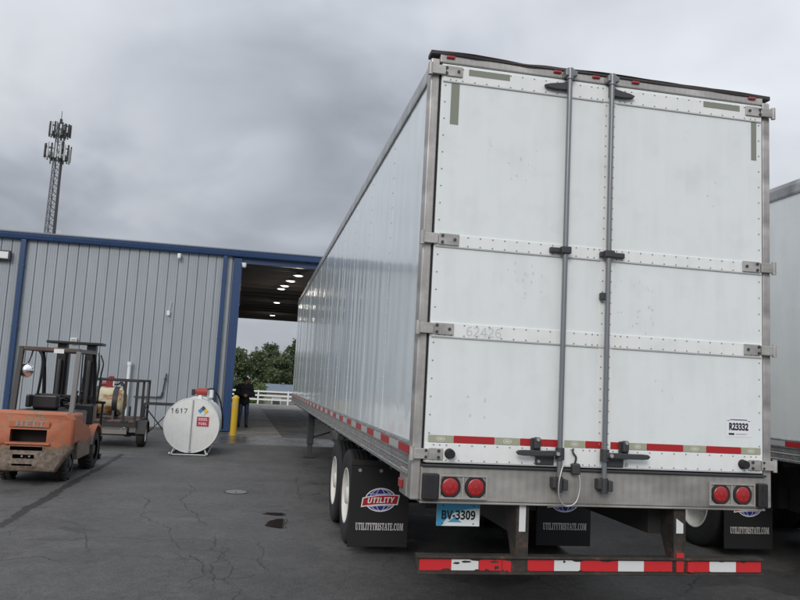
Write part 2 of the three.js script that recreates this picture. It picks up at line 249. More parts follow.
// ---------------------------------------------------------------- metal building
const ZB = -19.8;
const building = thing('metal_building', 'ribbed grey metal building with blue trim and an open drive-through bay', 'building', 0, 0, ZB);
{
  const W = 0.914, H = 5.64;
  function panelGeo(w, h) {                // ribbed sheet: tall ribs every 0.305 m, low stiffeners between
    const prof = [[0, 0]]; const n = Math.round(w / (W / 3)); const p = w / n;
    for (let k = 0; k < n; k++) { const x = k * p; prof.push([x + 0.010, 0], [x + 0.016, -0.040], [x + 0.034, -0.040], [x + 0.040, 0]); for (const q of [0.105, 0.172, 0.240]) prof.push([x + q - 0.014, 0], [x + q - 0.006, 0.006], [x + q + 0.006, 0.006], [x + q + 0.014, 0]); }
    prof.push([w, 0]);
    const pos = [], uv = []; for (let i = 0; i < prof.length - 1; i++) { const [a, b] = prof[i], [c, d] = prof[i + 1]; pos.push(a, 0, b, c, 0, d, c, h, d, a, 0, b, c, h, d, a, h, b); uv.push(a, 0, c, 0, c, h, a, 0, c, h, a, h); }
    const g = new THREE.BufferGeometry(); g.setAttribute('position', new THREE.Float32BufferAttribute(pos, 3)); g.setAttribute('uv', new THREE.Float32BufferAttribute(uv, 2)); g.computeVertexNormals(); return g;
  }
  const wallM = [0.97, 1, 1.035].map(k => { const m = M.wall.clone(); m.color = C(0.345 * k, 0.385 * k, 0.425 * k); return m; });
  const g0 = panelGeo(W, H);
  const wall = grp('front_wall', building);
  obj('wall_backing', box(-34, -3.28, 0.02, 5.62, -0.16, -0.05), M.interior, wall);
  for (let k = 0; k < 6; k++) { const o = obj('wall_panel', g0, wallM[Math.floor(rnd() * 3)], wall); o.position.set(-9.61 + k * W, 0.03, 0); }
  { const o = obj('wall_panel', panelGeo(W / 3 * 2 + 0.18, H), wallM[1], wall); o.position.set(-9.61 + 6 * W, 0.03, 0); }
  for (let x = -9.72 - W; x > -34; x -= W) { const o = obj('wall_panel', g0, wallM[Math.floor(rnd() * 3)], wall); o.position.set(x, 0.03, 0); }
  obj('base_trim', box(-34, -3.3, 0.005, 0.07, -0.015, 0.012), mat(0.12, 0.11, 0.10, 0.8), wall);
  // posts, downspouts and eave
  for (const [a, b, nm] of [[-9.72, -9.565, 'downspout'], [-3.62, -3.49, 'downspout'], [-17.9, -17.75, 'downspout'], [-26.1, -25.95, 'downspout']]) {
    const d = grp(nm, building); obj('pipe', rbox(a, b, 0.02, 5.62, 0.035, 0.155, 0.018), M.blue, d);
    for (const y of [0.9, 2.9, 4.8]) obj('strap', box(a - 0.012, b + 0.012, y, y + 0.035, 0.03, 0.158), M.blueDark, d);
  }
  obj('corner_post', rbox(-3.29, -3.02, 0.02, 5.60, -0.22, 0.06, 0.01), M.blue, building);
  const ev = grp('eave', building);
  obj('gutter', extrude([[0.0, 0], [0.13, 0.0], [0.15, 0.03], [0.17, 0.14], [0.17, 0.20], [0.0, 0.20]], 54).rotateY(-Math.PI / 2).translate(20, 5.625, -0.0), M.blue, ev);
  obj('gutter_lip', box(-34, 20, 5.805, 5.835, 0.172, 0.190), M.blue, ev);
  obj('eave_beam', box(-3.02, 20, 5.44, 5.62, -0.20, -0.02), M.blueDark, ev);
  // roof and its framing
  const rf = grp('roof', building);
  for (const [s, z0, z1, y0, y1] of [[0, 0.1, -10.6, 5.83, 6.5], [1, -10.6, -21.3, 6.5, 5.83]]) { const g = new THREE.BufferGeometry(); const x0 = -34.1, x1 = 20.1, t = 0.05; const a = [[x0, y0, z0], [x1, y0, z0], [x1, y1, z1], [x0, y1, z1]]; const pos = []; const q = (A, B, D, E) => pos.push(...A, ...B, ...D, ...A, ...D, ...E); const up = a.map(p => [p[0], p[1] + t, p[2]]); q(up[0], up[1], up[2], up[3]); q(a[3], a[2], a[1], a[0]); for (let k = 0; k < 4; k++) q(a[k], a[(k + 1) % 4], up[(k + 1) % 4], up[k]); g.setAttribute('position', new THREE.Float32BufferAttribute(pos, 3)); g.computeVertexNormals(); obj('roof_sheet', g, M.interior, rf); void s; }
  obj('ceiling_lining', box(-33.8, 20, 5.66, 5.70, -21.1, -0.22), M.ceiling, rf);
  const fr = grp('roof_frame', building);
  for (let k = 0; k < 15; k++) { const z = -1.1 - k * 1.36; obj('purlin', box(-33.8, 20, 5.44, 5.655, z - 0.035, z + 0.035), M.ceiling, fr); }
  obj('far_beam', box(-33.8, 20, 5.30, 5.80, -21.35, -21.17), M.ceiling, fr);
  for (const x of [-9.6, -17.8, -26]) for (const z of [-7, -14, -21]) obj('column', box(x - 0.1, x + 0.1, 0.01, 5.44, z - 0.15, z + 0.15), M.ceiling, fr);
  obj('shade_partition', box(-3.90, -3.75, 0.01, 5.43, -21.0, -0.20), M.interior, building);  // unseen partition behind the corner post, added to darken the bay ceiling
  obj('shade_back_wall', box(-33.8, -3.91, 0.01, 5.43, -21.1, -20.95), M.interior, building);  // unseen closure of the shed rear, added to keep light off the ceiling
  obj('jamb_return', box(-3.27, -3.06, 0.02, 5.43, -1.5, -0.225), M.interior, building);
  obj('end_wall', box(-34.0, -33.85, 0.01, 5.6, -21.1, -0.17), M.interior, building);
  obj('right_wall', box(9.3, 9.5, 0.01, 5.62, -21.1, -0.0), M.wall, building);
  obj('right_front_wall', box(9.5, 20, 0.01, 5.62, -0.15, 0.0), M.wall, building);
}
// lamps under the bay ceiling
[[-1.13, -20.75, 'front-most lit ceiling lamp just inside the blue eave, largest of the row'], [-1.32, -22.3, 'second lit ceiling lamp counting in from the blue eave'], [-1.47, -23.86, 'third lit ceiling lamp from the eave, upper of a close pair'], [-1.58, -24.9, 'fourth lit ceiling lamp from the eave, lower of a close pair'], [-1.60, -30.4, 'lone lit ceiling lamp midway down the bay'], [-1.64, -37.7, 'farthest lit ceiling lamp near the bay\'s far opening']].forEach(([x, z, lab]) => {
  const t = thing('ceiling_lamp', lab, 'lamp', x, 5.30, z, 0, 'lit lamps under the bay ceiling');
  obj('housing', [lathe([[0, 0.10], [0.07, 0.10], [0.10, 0.06], [0.19, 0.02], [0.19, 0.005], [0, 0.005]], 20), cyl(V(0, 0.1, 0), V(0, 0.36, 0), 0.012)], M.galv, t);
  obj('lens', cyl(V(0, -0.012, 0), V(0, 0.004, 0), 0.13, 0.13, 20), M.glow, t);
  const l = new THREE.PointLight(0xfff4e4, 0.6, 0, 2); l.position.set(x, 5.22, z); l.castShadow = true; l.shadow.radius = 6; scene.add(l); l.name = 'ceiling_lamp_light';
});
// small things fixed to the wall
{
  const t = thing('wall_light', 'dark framed floodlight high on the wall left of the blue downspout', 'light', -10.25, 5.08, ZB + 0.05);
  obj('housing', rbox(-0.28, 0.28, -0.15, 0.15, 0, 0.13, 0.02), M.darkSteel, t); obj('lens', rbox(-0.225, 0.225, -0.105, 0.105, 0.132, 0.15, 0.01), M.white, t); obj('bracket', box(-0.05, 0.05, -0.05, 0.05, -0.03, 0.0), M.darkSteel, t);
  const c = thing('security_camera', 'small white camera under the eave of the grey wall', 'camera', -5.0, 5.46, ZB + 0.03);
  obj('mount', cyl(V(0, 0.06, 0), V(0, 0.06, 0.10), 0.03), M.white, c); obj('housing', [cyl(V(0, -0.02, 0.12), V(0, 0.10, 0.10), 0.06, 0.06, 14), new THREE.SphereGeometry(0.058, 14, 8).translate(0, -0.02, 0.12)], M.white, c);
  const c2 = thing('security_camera', 'small white dome camera at the bay\'s upper left corner', 'camera', -2.95, 5.36, ZB + 0.1);
  obj('mount', cyl(V(-0.08, 0.06, 0), V(0, 0.06, 0), 0.03), M.white, c2); obj('housing', [cyl(V(0, -0.02, 0), V(0, 0.08, 0), 0.07, 0.07, 14), new THREE.SphereGeometry(0.068, 14, 8).translate(0, -0.02, 0)], M.white, c2);
  const b = thing('junction_box', 'small pale box on the wall above the forklift mast', 'box', -7.92, 2.60, ZB + 0.035);
  obj('box_body', rbox(-0.09, 0.09, -0.08, 0.08, 0, 0.09, 0.01), M.white, b); obj('cover', rbox(-0.06, 0.06, -0.05, 0.05, 0.091, 0.102, 0.006), M.silverTape, b);
  const s = thing('wall_sensor', 'thin white sensor with an upright rod at mid-height of the wall', 'sensor', -5.19, 3.62, ZB + 0.035);
  obj('sensor_body', rbox(-0.05, 0.05, -0.05, 0.1, 0, 0.07, 0.01), M.white, s); obj('rod', [cyl(V(0.02, 0.1, 0.03), V(0.06, 0.4, 0.03), 0.012), cyl(V(-0.02, -0.05, 0.03), V(0.05, -0.2, 0.03), 0.012)], M.rivetWhite, s);
  const v = thing('vent_pipe', 'upright white plastic vent pipe against the wall behind the utility trailer', 'pipe', -6.2, 0, ZB + 0.16);
  obj('pipe', cyl(V(0, 0.01, 0), V(0, 1.95, 0), 0.055, 0.055, 14), M.white, v); obj('cap', cyl(V(0, 1.93, 0), V(0, 2.04, 0), 0.072, 0.072, 14), M.white, v);
  const d = thing('wall_conduit', 'thin dark conduit bent upward on the wall above the steel stand', 'conduit', 0, 0, ZB + 0.075);
  obj('pipe', tube([V(-6.0, 0.97, 0), V(-5.6, 0.985, 0), V(-5.26, 0.99, 0), V(-5.18, 1.02, 0), V(-5.155, 1.12, 0), V(-5.12, 1.4, 0), V(-5.08, 1.74, 0)], 0.022), M.darkSteel, d);
  obj('elbow', tube([V(-5.3, 0.99, 0), V(-5.19, 1.01, 0), V(-5.15, 1.14, 0)], 0.034, 14), M.darkSteel, d); obj('strap', [box(-5.75, -5.71, 0.94, 1.02, -0.045, 0.03), box(-5.14, -5.06, 1.55, 1.59, -0.045, 0.03)], M.darkSteel, d);
}
{ const t = thing('bollard', 'yellow steel bollard at the corner of the open bay', 'bollard', -2.86, 0, -18.2);
  obj('post', lathe([[0, 0.0], [0.098, 0.0], [0.098, 1.10], [0.09, 1.15], [0.06, 1.19], [0, 1.205]], 22), M.yellow, t);
  obj('band', cyl(V(0, 0.90, 0), V(0, 0.935, 0), 0.1, 0.1, 22, true), M.silverTape, t); }
{ const t = thing('manhole_cover', 'round grey iron manhole cover set in the asphalt', 'manhole cover', -2.49, 0, -7.1); t.scale.set(0.56, 1, 0.6);
  obj('frame', [new THREE.RingGeometry(0.29, 0.34, 40).rotateX(-Math.PI / 2).translate(0, 0.005, 0)], M.darkSteel, t);
  obj('lid', lathe([[0, 0.010], [0.27, 0.010], [0.285, 0.005], [0.285, 0.001]], 40), mat(0.30, 0.30, 0.30, 0.5, 0.1, { map: rep(tSteel, 2) }), t);
  obj('keyhole', box(-0.03, 0.03, 0.0103, 0.0125, 0.14, 0.20), M.seal, t); }
// ---------------------------------------------------------------- semi-trailers
const font = await new FontLoader().loadAsync('fonts/droid/droid_sans_bold.typeface.json');
const fontR = await new FontLoader().loadAsync('fonts/droid/droid_sans_regular.typeface.json');
const text3 = (s, size, depth = 0.002, f = font) => { const g = new TextGeometry(s, { font: f, size, depth, curveSegments: 3, bevelEnabled: false }); g.computeBoundingBox(); return g; };
function plane(w, h, x, y, z) { return new THREE.PlaneGeometry(w, h).translate(x, y, z); }

const flapTex = canvasTex(640, 860, (c, W, H) => {
  c.fillStyle = '#1b1b1d'; c.fillRect(0, 0, W, H);
  for (let i = 0; i < 5000; i++) { const a = rr(0.01, 0.05); c.fillStyle = rnd() > 0.5 ? `rgba(120,115,110,${a})` : `rgba(0,0,0,${a * 2})`; c.fillRect(rr(0, W), rr(0, H), rr(1, 3), rr(2, 14)); }
  c.save(); c.translate(W * 0.515, H * 0.42); c.rotate(-0.05);
  c.fillStyle = '#e6e6e6'; c.beginPath(); c.ellipse(0, 0, 172, 128, 0, 0, 7); c.fill();
  c.fillStyle = '#252c7c'; c.beginPath(); c.ellipse(0, 0, 160, 117, 0, 0, 7); c.fill();
  c.strokeStyle = '#cfd3e6'; c.lineWidth = 7; for (const k of [0.32, 0.75]) { c.beginPath(); c.ellipse(0, 0, 160 * k, 117, 0, 0, 7); c.stroke(); }
  for (const y of [-72, 72]) { c.beginPath(); c.moveTo(-124, y); c.quadraticCurveTo(0, y * 0.72, 124, y); c.stroke(); }
  c.fillStyle = '#e9e9e9'; c.beginPath(); c.moveTo(-196, -30); c.quadraticCurveTo(0, -72, 212, -46); c.lineTo(188, 62); c.quadraticCurveTo(-20, 48, -214, 72); c.closePath(); c.fill();
  c.fillStyle = '#a81e28'; c.beginPath(); c.moveTo(-184, -21); c.quadraticCurveTo(0, -60, 197, -36); c.lineTo(178, 50); c.quadraticCurveTo(-20, 37, -200, 59); c.closePath(); c.fill();
  c.fillStyle = '#f2f0ee'; c.textAlign = 'center'; c.textBaseline = 'middle'; c.font = 'italic bold 78px sans-serif'; c.save(); c.scale(1.02, 1.05); c.fillText('UTILITY', -4, 4); c.restore(); c.restore();
  c.fillStyle = '#d9d9d9'; c.textAlign = 'center'; c.textBaseline = 'middle'; c.save(); c.translate(W * 0.52, H * 0.755); c.scale(0.66, 1.6); c.font = 'bold 66px serif'; c.fillText('UTILITYTRISTATE.COM', 0, 0); c.restore();
});
const flapMat = new THREE.MeshStandardMaterial({ map: flapTex, roughness: 0.7 });
const plateTex = canvasTex(512, 256, (c, W, H) => {
  c.fillStyle = '#d9e6ea'; c.fillRect(0, 0, W, H);
  c.fillStyle = '#3f9cc4'; c.beginPath(); c.moveTo(0, 0); c.lineTo(W, 0); c.lineTo(W, 52); c.quadraticCurveTo(300, 60, 200, 110); c.quadraticCurveTo(90, 190, 60, H); c.lineTo(0, H); c.fill();
  c.fillStyle = '#e8f0f2'; c.beginPath(); c.moveTo(120, 230); c.lineTo(260, 90); c.lineTo(330, 120); c.lineTo(512, 70); c.lineTo(512, 256); c.lineTo(100, 256); c.fill();
  c.fillStyle = '#4fa5cc'; c.beginPath(); c.moveTo(130, 215); c.lineTo(215, 150); c.lineTo(300, 215); c.fill();
  c.fillStyle = '#161a22'; c.textBaseline = 'middle'; c.textAlign = 'center'; c.font = 'bold 134px sans-serif'; c.save(); c.translate(W / 2, H * 0.52); c.scale(0.82, 1.05); c.fillText('BV-3309', 0, 0); c.strokeStyle = '#161a22'; c.lineWidth = 5; c.strokeText('BV-3309', 0, 0); c.restore();
  c.fillStyle = '#2c3a44'; for (const [x, y] of [[70, 26], [440, 26], [70, 232], [440, 232]]) { c.beginPath(); c.arc(x, y, 9, 0, 7); c.fill(); }
});
const stickerTex = canvasTex(384, 256, (c, W, H) => {
  c.fillStyle = '#e3e6ea'; c.fillRect(0, 0, W, H); c.fillStyle = '#1d1f2c'; c.textBaseline = 'middle'; c.textAlign = 'center';
  c.font = 'bold 104px sans-serif'; c.strokeStyle = '#1d1f2c'; c.lineWidth = 7; c.save(); c.translate(W / 2, H * 0.48); c.scale(0.84, 1.2); c.fillText('R23332', 0, 0); c.strokeText('R23332', 0, 0); c.restore();
  c.fillRect(62, 26, 260, 12); c.fillRect(20, 42, 36, 8); c.fillRect(330, 42, 36, 8); c.fillRect(44, 208, 84, 26); c.fillStyle = '#7d8290'; c.fillRect(150, 212, 180, 5); c.fillRect(150, 224, 150, 5);
});
const tapeTex = canvasTex(256, 64, (c, W, H) => { c.fillStyle = '#a3a58f'; c.fillRect(0, 0, W, H); c.fillStyle = '#c9cbbd'; c.beginPath(); c.ellipse(W / 2, H / 2, 46, 22, 0, 0, 7); c.fill(); c.strokeStyle = '#8a8c78'; c.lineWidth = 5; c.beginPath(); c.ellipse(W / 2, H / 2, 32, 13, 0, 0, 7); c.stroke(); });
const tapeMat = new THREE.MeshStandardMaterial({ map: tapeTex, roughness: 0.4 });

// side sheet: thin skin that has rippled between its rivet lines
function sidePanel(len, y0, y1, s) {
  const nz = 26, ny = 18, g = new THREE.PlaneGeometry(len, y1 - y0, nz, ny), p = g.attributes.position, uv = g.attributes.uv;
  for (let i = 0; i < p.count; i++) {
    const u = p.getX(i), v = p.getY(i), e = sm(Math.min(1, (len / 2 - Math.abs(u)) / 0.10)), ey = sm(Math.min(1, ((y1 - y0) / 2 - Math.abs(v)) / 0.25));
    const wv = u * 1.0 + 0.10 * (fbm(v * 1.1 + s * 3.1, s * 1.7, 3) - 0.5);
    const rip = 0.0105 * (fbm(wv * 4.6 + s * 7.3, v * 0.34 + s, 3) - 0.5) + 0.012 * (fbm(u * 1.2 + s * 5, v * 0.9 + s * 2, 2) - 0.5) + 0.0012 * Math.sin(wv * 21 + s);
    p.setZ(i, 0.72 * rip * e * ey); uv.setXY(i, u + s * 1.3, v);
  }
  g.computeVertexNormals(); return g.translate(0, (y0 + y1) / 2, 0);
}
const rivet = (() => { const g = new THREE.SphereGeometry(0.0064, 6, 3, 0, Math.PI * 2, 0, Math.PI / 2); g.rotateX(Math.PI / 2); g.scale(1, 1, 0.6); return prep(g); })();
const rivetAt = (x, y, z, s = 1) => rivet.clone().scale(s, s, s).translate(x, y, z);
const rowX = (x0, x1, y, z, d) => { const a = []; const n = Math.round((x1 - x0) / d); for (let i = 0; i <= n; i++) a.push(rivetAt(x0 + (x1 - x0) * i / n, y, z)); return a; };
const rowY = (y0, y1, x, z, d) => { const a = []; const n = Math.round((y1 - y0) / d); for (let i = 0; i <= n; i++) a.push(rivetAt(x, y0 + (y1 - y0) * i / n, z)); return a; };

M.guardSteel = mat(0.75, 0.72, 0.70, 0.75, 0.1, { map: rep(tex(512, 512, (u, v) => { const a = fbm(u * 8, v * 8, 6, 8), b = fbm(u * 40, v * 40, 3, 40), k = smooth(0.55, 0.75, a * 0.7 + b * 0.3), s = 0.25 + 0.14 * (a - 0.5) + 0.07 * (b - 0.5); return [s + 0.10 * k, s * 0.94 + 0.025 * k, s * 0.88]; }), 1.5), bumpMap: rep(tBump, 6), bumpScale: 0.002 });
const tyreG = (() => { const pr = [[0.285, -0.115], [0.30, -0.128], [0.36, -0.138], [0.43, -0.140], [0.475, -0.134], [0.497, -0.118], [0.502, -0.105]]; for (const x of [-0.075, -0.025, 0.025, 0.075]) pr.push([0.505, x - 0.010], [0.492, x - 0.008], [0.492, x + 0.008], [0.505, x + 0.010]); pr.push([0.502, 0.105], [0.497, 0.118], [0.475, 0.134], [0.43, 0.140], [0.36, 0.138], [0.30, 0.128], [0.285, 0.115]); return toCreasedNormals(lathe(pr, 56), 0.5).rotateZ(Math.PI / 2); })();
const rimG = (() => lathe([[0.288, 0.118], [0.300, 0.130], [0.296, 0.136], [0.280, 0.132], [0.272, 0.11], [0.262, 0.06], [0.258, -0.01], [0.24, -0.045], [0.20, -0.055], [0.16, -0.05], [0.14, -0.045], [0.10, -0.045]], 48).rotateZ(Math.PI / 2))();   // +x... turned below
const hubG = (() => { const a = [lathe([[0.13, -0.045], [0.13, -0.02], [0.105, 0.0], [0.10, 0.10], [0.085, 0.13], [0.03, 0.135], [0, 0.135]], 28)]; for (let k = 0; k < 10; k++) { const t = k / 10 * 6.2832; a.push(cyl(V(Math.cos(t) * 0.143, -0.048, Math.sin(t) * 0.143), V(Math.cos(t) * 0.143, -0.005, Math.sin(t) * 0.143), 0.016, 0.016, 6)); } return join(a).rotateZ(Math.PI / 2); })();
// lathe axis +y turns to -x with rotateZ(90deg): the wheel's outer face looks to -x
function wheel(parent, side, x, z) {
  const w = grp('wheel', parent, x, 0.505, z); if (side > 0) w.rotation.y = Math.PI;
  obj('tyre', tyreG, M.rubber, w); const o = obj('inner_tyre', tyreG, M.rubber, w); o.position.x = 0.33;
  obj('rim', rimG, M.rimWhite, w); const r2 = obj('inner_rim', rimG, M.rimWhite, w); r2.position.x = 0.33; r2.scale.x = -1; obj('hub', hubG, M.rimWhite, w);
  return w;
}
function lightRound(parent, x, y, z) { const g = grp('tail_light', parent, x, y, z); obj('grommet', new THREE.TorusGeometry(0.062, 0.011, 8, 32), M.rubber, g); obj('lens', lathe([[0.056, 0], [0.056, 0.008], [0.045, 0.013], [0, 0.016]], 32).rotateX(Math.PI / 2), M.lampRed, g);
  const d = []; for (const [a, b] of [[0, 0], ...Array.from({ length: 6 }, (_, k) => [Math.cos(k * 1.047) * 0.034, Math.sin(k * 1.047) * 0.034])]) d.push(new THREE.SphereGeometry(0.010, 8, 5).scale(1, 1, 0.3).translate(a, b, 0.0135 - 0.06 * Math.hypot(a, b))); obj('diodes', d, M.lampCell, g); }

function buildTrailer(t, main) {
  const L = 16.2, H = 4.0;
  // ---- box skin
  const skin = main ? M.sideWhite : M.sideDull;
  const sw = grp('side_wall', t); const PW = 1.22, n = 13; const z0 = -0.12;
  const ys = 1.37, ye = 3.865;
  for (let k = 0; k < n; k++) { const g = sidePanel(PW - 0.004, ys, ye, k + 1 + (main ? 0 : 20)); g.rotateY(-Math.PI / 2); const o = obj('side_panel', g, skin, sw); o.position.set(-1.292, 0, z0 - PW * (k + 0.5)); }
  const riv = [], seam = [];
  for (let k = 0; k <= n; k++) { const z = z0 - PW * k; seam.push(box(-1.2935, -1.288, ys, ye, z - 0.022, z + 0.022)); if (k < 9) for (const dz of [-0.012, 0.012]) for (let y = ys + 0.05; y < ye; y += 0.13) riv.push(rivet.clone().rotateY(-Math.PI / 2).scale(1, 0.8, 0.8).translate(-1.294, y, z + dz)); }
  obj('seam_strips', seam, skin, sw); obj('side_rivets', riv, M.rivetWhite, sw).userData.kind = 'stuff';
  const rw = grp('side_wall', t);
  for (let k = 0; k < n; k++) { const g = sidePanel(PW - 0.004, ys, ye, k + 41); g.rotateY(Math.PI / 2); const o = obj('side_panel', g, skin, rw); o.position.set(1.292, 0, z0 - PW * (k + 0.5)); }
  obj('liner', [box(-1.27, 1.27, 1.20, 1.28, -L + 0.05, -0.10), box(-1.27, -1.245, 1.28, 3.95, -L + 0.05, -0.10), box(1.245, 1.27, 1.28, 3.95, -L + 0.05, -0.10)], M.rivetWhite, t);
  obj('front_wall', rbox(-1.29, 1.29, 1.16, 3.96, -L, -L + 0.09, 0.04, 2), skin, t);
  obj('roof', box(-1.27, 1.27, 3.965, 4.0, -L + 0.02, -0.06), M.bandWhite, t);
  // ---- rails
  for (const s of [-1, 1]) {
    obj('top_rail', [extrude([[1.27, 3.85], [1.305, 3.85], [1.308, 3.87], [1.302, 3.955], [1.285, 4.0], [1.24, 4.012], [1.24, 3.98], [1.27, 3.97]].map(p => [s * p[0], p[1]]), L - 0.11).translate(0, 0, -L)], M.alu, t);
    const prof = [[1.26, 1.155], [1.312, 1.155], [1.312, 1.175], [1.304, 1.182], [1.304, 1.225], [1.309, 1.232], [1.304, 1.239], [1.304, 1.285], [1.312, 1.292], [1.312, 1.372], [1.302, 1.385], [1.285, 1.385], [1.26, 1.37]];
    const br = grp('bottom_rail', t);
    obj('rail', toCreasedNormals(extrude(prof.map(p => [s * p[0], p[1]]), L - 0.11).translate(0, 0, -L), 0.4), M.alu, br);
    if (s < 0) {
      const b = []; for (let z = -0.2; z > -15.9; z -= 0.16) for (const y of [1.205, 1.262]) b.push(rivet.clone().rotateY(-Math.PI / 2).translate(-1.3045, y, z)); obj('rail_bolts', b, M.rivet, br).userData.kind = 'stuff';
      for (let k = 0; k < 21; k++) { const z = -0.06 - k * 0.75; obj('red_tape', box(-1.3145, -1.3125, 1.305, 1.357, z - 0.36, z), M.redTape, br); obj('white_tape', box(-1.3145, -1.3125, 1.305, 1.357, z - 0.73, z - 0.365), M.greyTape, br); }
    }
  }
  // ---- rear frame
  const rf = grp('rear_frame', t);
  for (const s of [-1, 1]) obj('corner_post', uvBox(rbox(Math.min(s * 1.305, s * 1.240), Math.max(s * 1.305, s * 1.240), 1.02, 3.99, -0.11, 0.0, 0.012)), M.post, rf);
  for (const s of [-1, 1]) obj('door_seal', box(Math.min(s * 1.2395, s * 1.2285), Math.max(s * 1.2395, s * 1.2285), 1.25, 3.958, -0.06, -0.004), M.seal, rf);
  obj('header', uvBox(rbox(-1.242, 1.242, 3.962, 4.022, -0.10, 0.006, 0.008)), M.post, rf);
  { // battered dark strip along the roof's rear edge
    const top = [], bot = []; const N = 60; for (let i = 0; i <= N; i++) { const x = -1.304 + 2.608 * i / N; const b = 0.016 * (fbm(x * 2.6 + 4, 2.2, 4) - 0.5) - 0.016 * Math.exp(-Math.pow((x + 0.62) / 0.10, 2)); top.push([x, 4.040 + b * 0.6]); bot.push([x, 4.016 + b * 0.6 + 0.008 * (fbm(x * 6 + 9, 7.1, 3) - 0.5)]); }
    const g = extrude([...top, ...bot.reverse()], 0.10, 0.003).translate(0, 0, -0.09); const p = g.attributes.position; for (let i = 0; i < p.count; i++) p.setZ(i, p.getZ(i) + 0.03 * (fbm(p.getX(i) * 3 + 9, 5, 3) - 0.5)); g.computeVertexNormals(); obj('roof_edge_trim', g, M.trim, rf); }
  for (const x of [-1.171, -0.392, -0.099, 0.207, 1.146]) obj('marker_light', rbox(x - 0.030, x + 0.030, 3.993, 4.012, 0.004, 0.022, 0.006), M.lampRed, rf);
  obj('sill', uvBox(rbox(-1.242, 1.242, 1.018, 1.236, -0.14, 0.012, 0.010)), M.sill, rf);
  obj('sill_top_plate', uvBox(rbox(-1.242, 1.242, 1.237, 1.252, -0.12, 0.035, 0.004)), M.darkSteel, rf);
  obj('sill_bottom_lip', uvBox(rbox(-1.242, 1.242, 1.004, 1.017, -0.14, 0.018, 0.004)), M.sill, rf);
  for (const s of [-1, 1]) obj('corner_gusset', uvBox(rbox(Math.min(s * 1.31, s * 1.244), Math.max(s * 1.31, s * 1.244), 1.02, 1.20, -0.34, -0.115, 0.012)), M.sill, rf);
  obj('side_marker', rbox(-1.328, -1.311, 1.065, 1.125, -0.30, -0.20, 0.008), M.lampRed, rf);
  for (const [x0, x1, bx0, bx1, xs] of [[-1.122, -0.797, -1.235, -1.128, [-1.048, -0.876]], [0.802, 1.155, 1.165, 1.24, [0.890, 1.060]]]) {
    const lb = grp('light_box', t); const fm = [box(x0, x1, 1.178, 1.190, 0.014, 0.03), box(x0, x1, 1.036, 1.046, 0.014, 0.03), box(x0, x0 + 0.012, 1.046, 1.178, 0.014, 0.03), box(x1 - 0.012, x1, 1.046, 1.178, 0.014, 0.03), box((xs[0] + xs[1]) / 2 - 0.006, (xs[0] + xs[1]) / 2 + 0.006, 1.046, 1.178, 0.014, 0.026)];
    obj('light_frame', fm, M.hinge, lb); obj('light_plate', box(x0 + 0.012, x1 - 0.012, 1.046, 1.178, 0.0125, 0.017), M.sill, lb);
    obj('dock_bumper', [rbox(bx0, bx1, 1.030, 1.195, 0.013, 0.055, 0.01), ...[1.07, 1.155].map(y => cyl(V((bx0 + bx1) / 2, y, 0.05), V((bx0 + bx1) / 2, y, 0.058), 0.012))], M.blackPlate, lb);
    for (const x of xs) lightRound(t, x, 1.113, 0.02);
  }
  // ---- doors
  const bands = [[3.828, 3.935], [2.682, 2.765], [2.078, 2.172], [1.268, 1.388]];
  for (const s of [-1, 1]) {
    const dr = grp('door', t); tag(dr, s < 0 ? 'left white rear door' : 'right white rear door');
    const a = s < 0 ? -1.228 : 0.022, b = s < 0 ? 0.012 : 1.228;
    obj('door_panel', uvBox(rbox(a, b, 1.262, 3.952, -0.06, 0.012, 0.006)), M.doorWhite, dr);
    const rv = [];
    for (const [y0, y1] of bands) {
      obj('band', uvBox(rbox(a + 0.008, b - 0.008, y0, y1, 0.0125, 0.019, 0.004)), M.bandWhite, dr);
      obj('band_lip', rbox(a + 0.01, b - 0.01, y0 - 0.007, y0 - 0.001, 0.0125, 0.020, 0.002), M.rivetWhite, dr);
      rv.push(...rowX(a + 0.06, b - 0.06, y1 - 0.012, 0.019, 0.088), ...rowX(a + 0.06, b - 0.06, y0 + 0.012, 0.019, 0.088));
      for (const e of [a + 0.1, b - 0.1]) rv.push(rivetAt(e, y1 - 0.012, 0.019), rivetAt(e, y0 + 0.012, 0.019));
    }
    const hs = s < 0 ? a + 0.028 : b - 0.028, ss = s < 0 ? b - 0.030 : a + 0.022;
    obj('edge_strip', uvBox(rbox(ss - 0.020, ss + 0.020, 1.395, 3.82, 0.0125, 0.016, 0.002)), M.bandWhite, dr);
    rv.push(...rowY(1.45, 3.8, hs, 0.0125, 0.115), ...rowY(1.42, 3.8, ss, 0.016, 0.075));
    obj('door_rivets', rv, M.rivet, dr).userData.kind = 'stuff';
    // hinges
    for (const [y0, y1, len] of [[3.862, 3.934, 0.22], [2.69, 2.768, 0.245], [2.09, 2.168, 0.235], [1.28, 1.355, 0.20]]) {
      const x = v => s * v, lo = v => Math.min(...v), hi = v => Math.max(...v), e = [x(1.300), x(1.300 - len)];
      const hg = [rbox(lo([x(1.20), x(1.305 - len)]), hi([x(1.20), x(1.305 - len)]), y0, y1, 0.020, 0.030, 0.004), rbox(lo([x(1.205), x(1.318)]), hi([x(1.205), x(1.318)]), y0 + 0.004, y1 - 0.004, 0.016, 0.036, 0.004), cyl(V(x(1.312), y0 - 0.006, 0.026), V(x(1.312), y1 + 0.006, 0.026), 0.016, 0.016, 12)];
      obj('hinge', hg.map(g => uvBox(g)), M.hinge, dr);
      const bo = []; for (const bx of [1.305 - len + 0.03, 1.305 - len + 0.115]) for (const by of bx > 1.12 ? [y0 + 0.017, y1 - 0.017] : [(y0 + y1) / 2]) bo.push(cyl(V(x(bx), by, 0.030), V(x(bx), by, 0.037), 0.011, 0.011, 6)); obj('hinge_bolts', bo, M.darkSteel, dr); void e;
    }
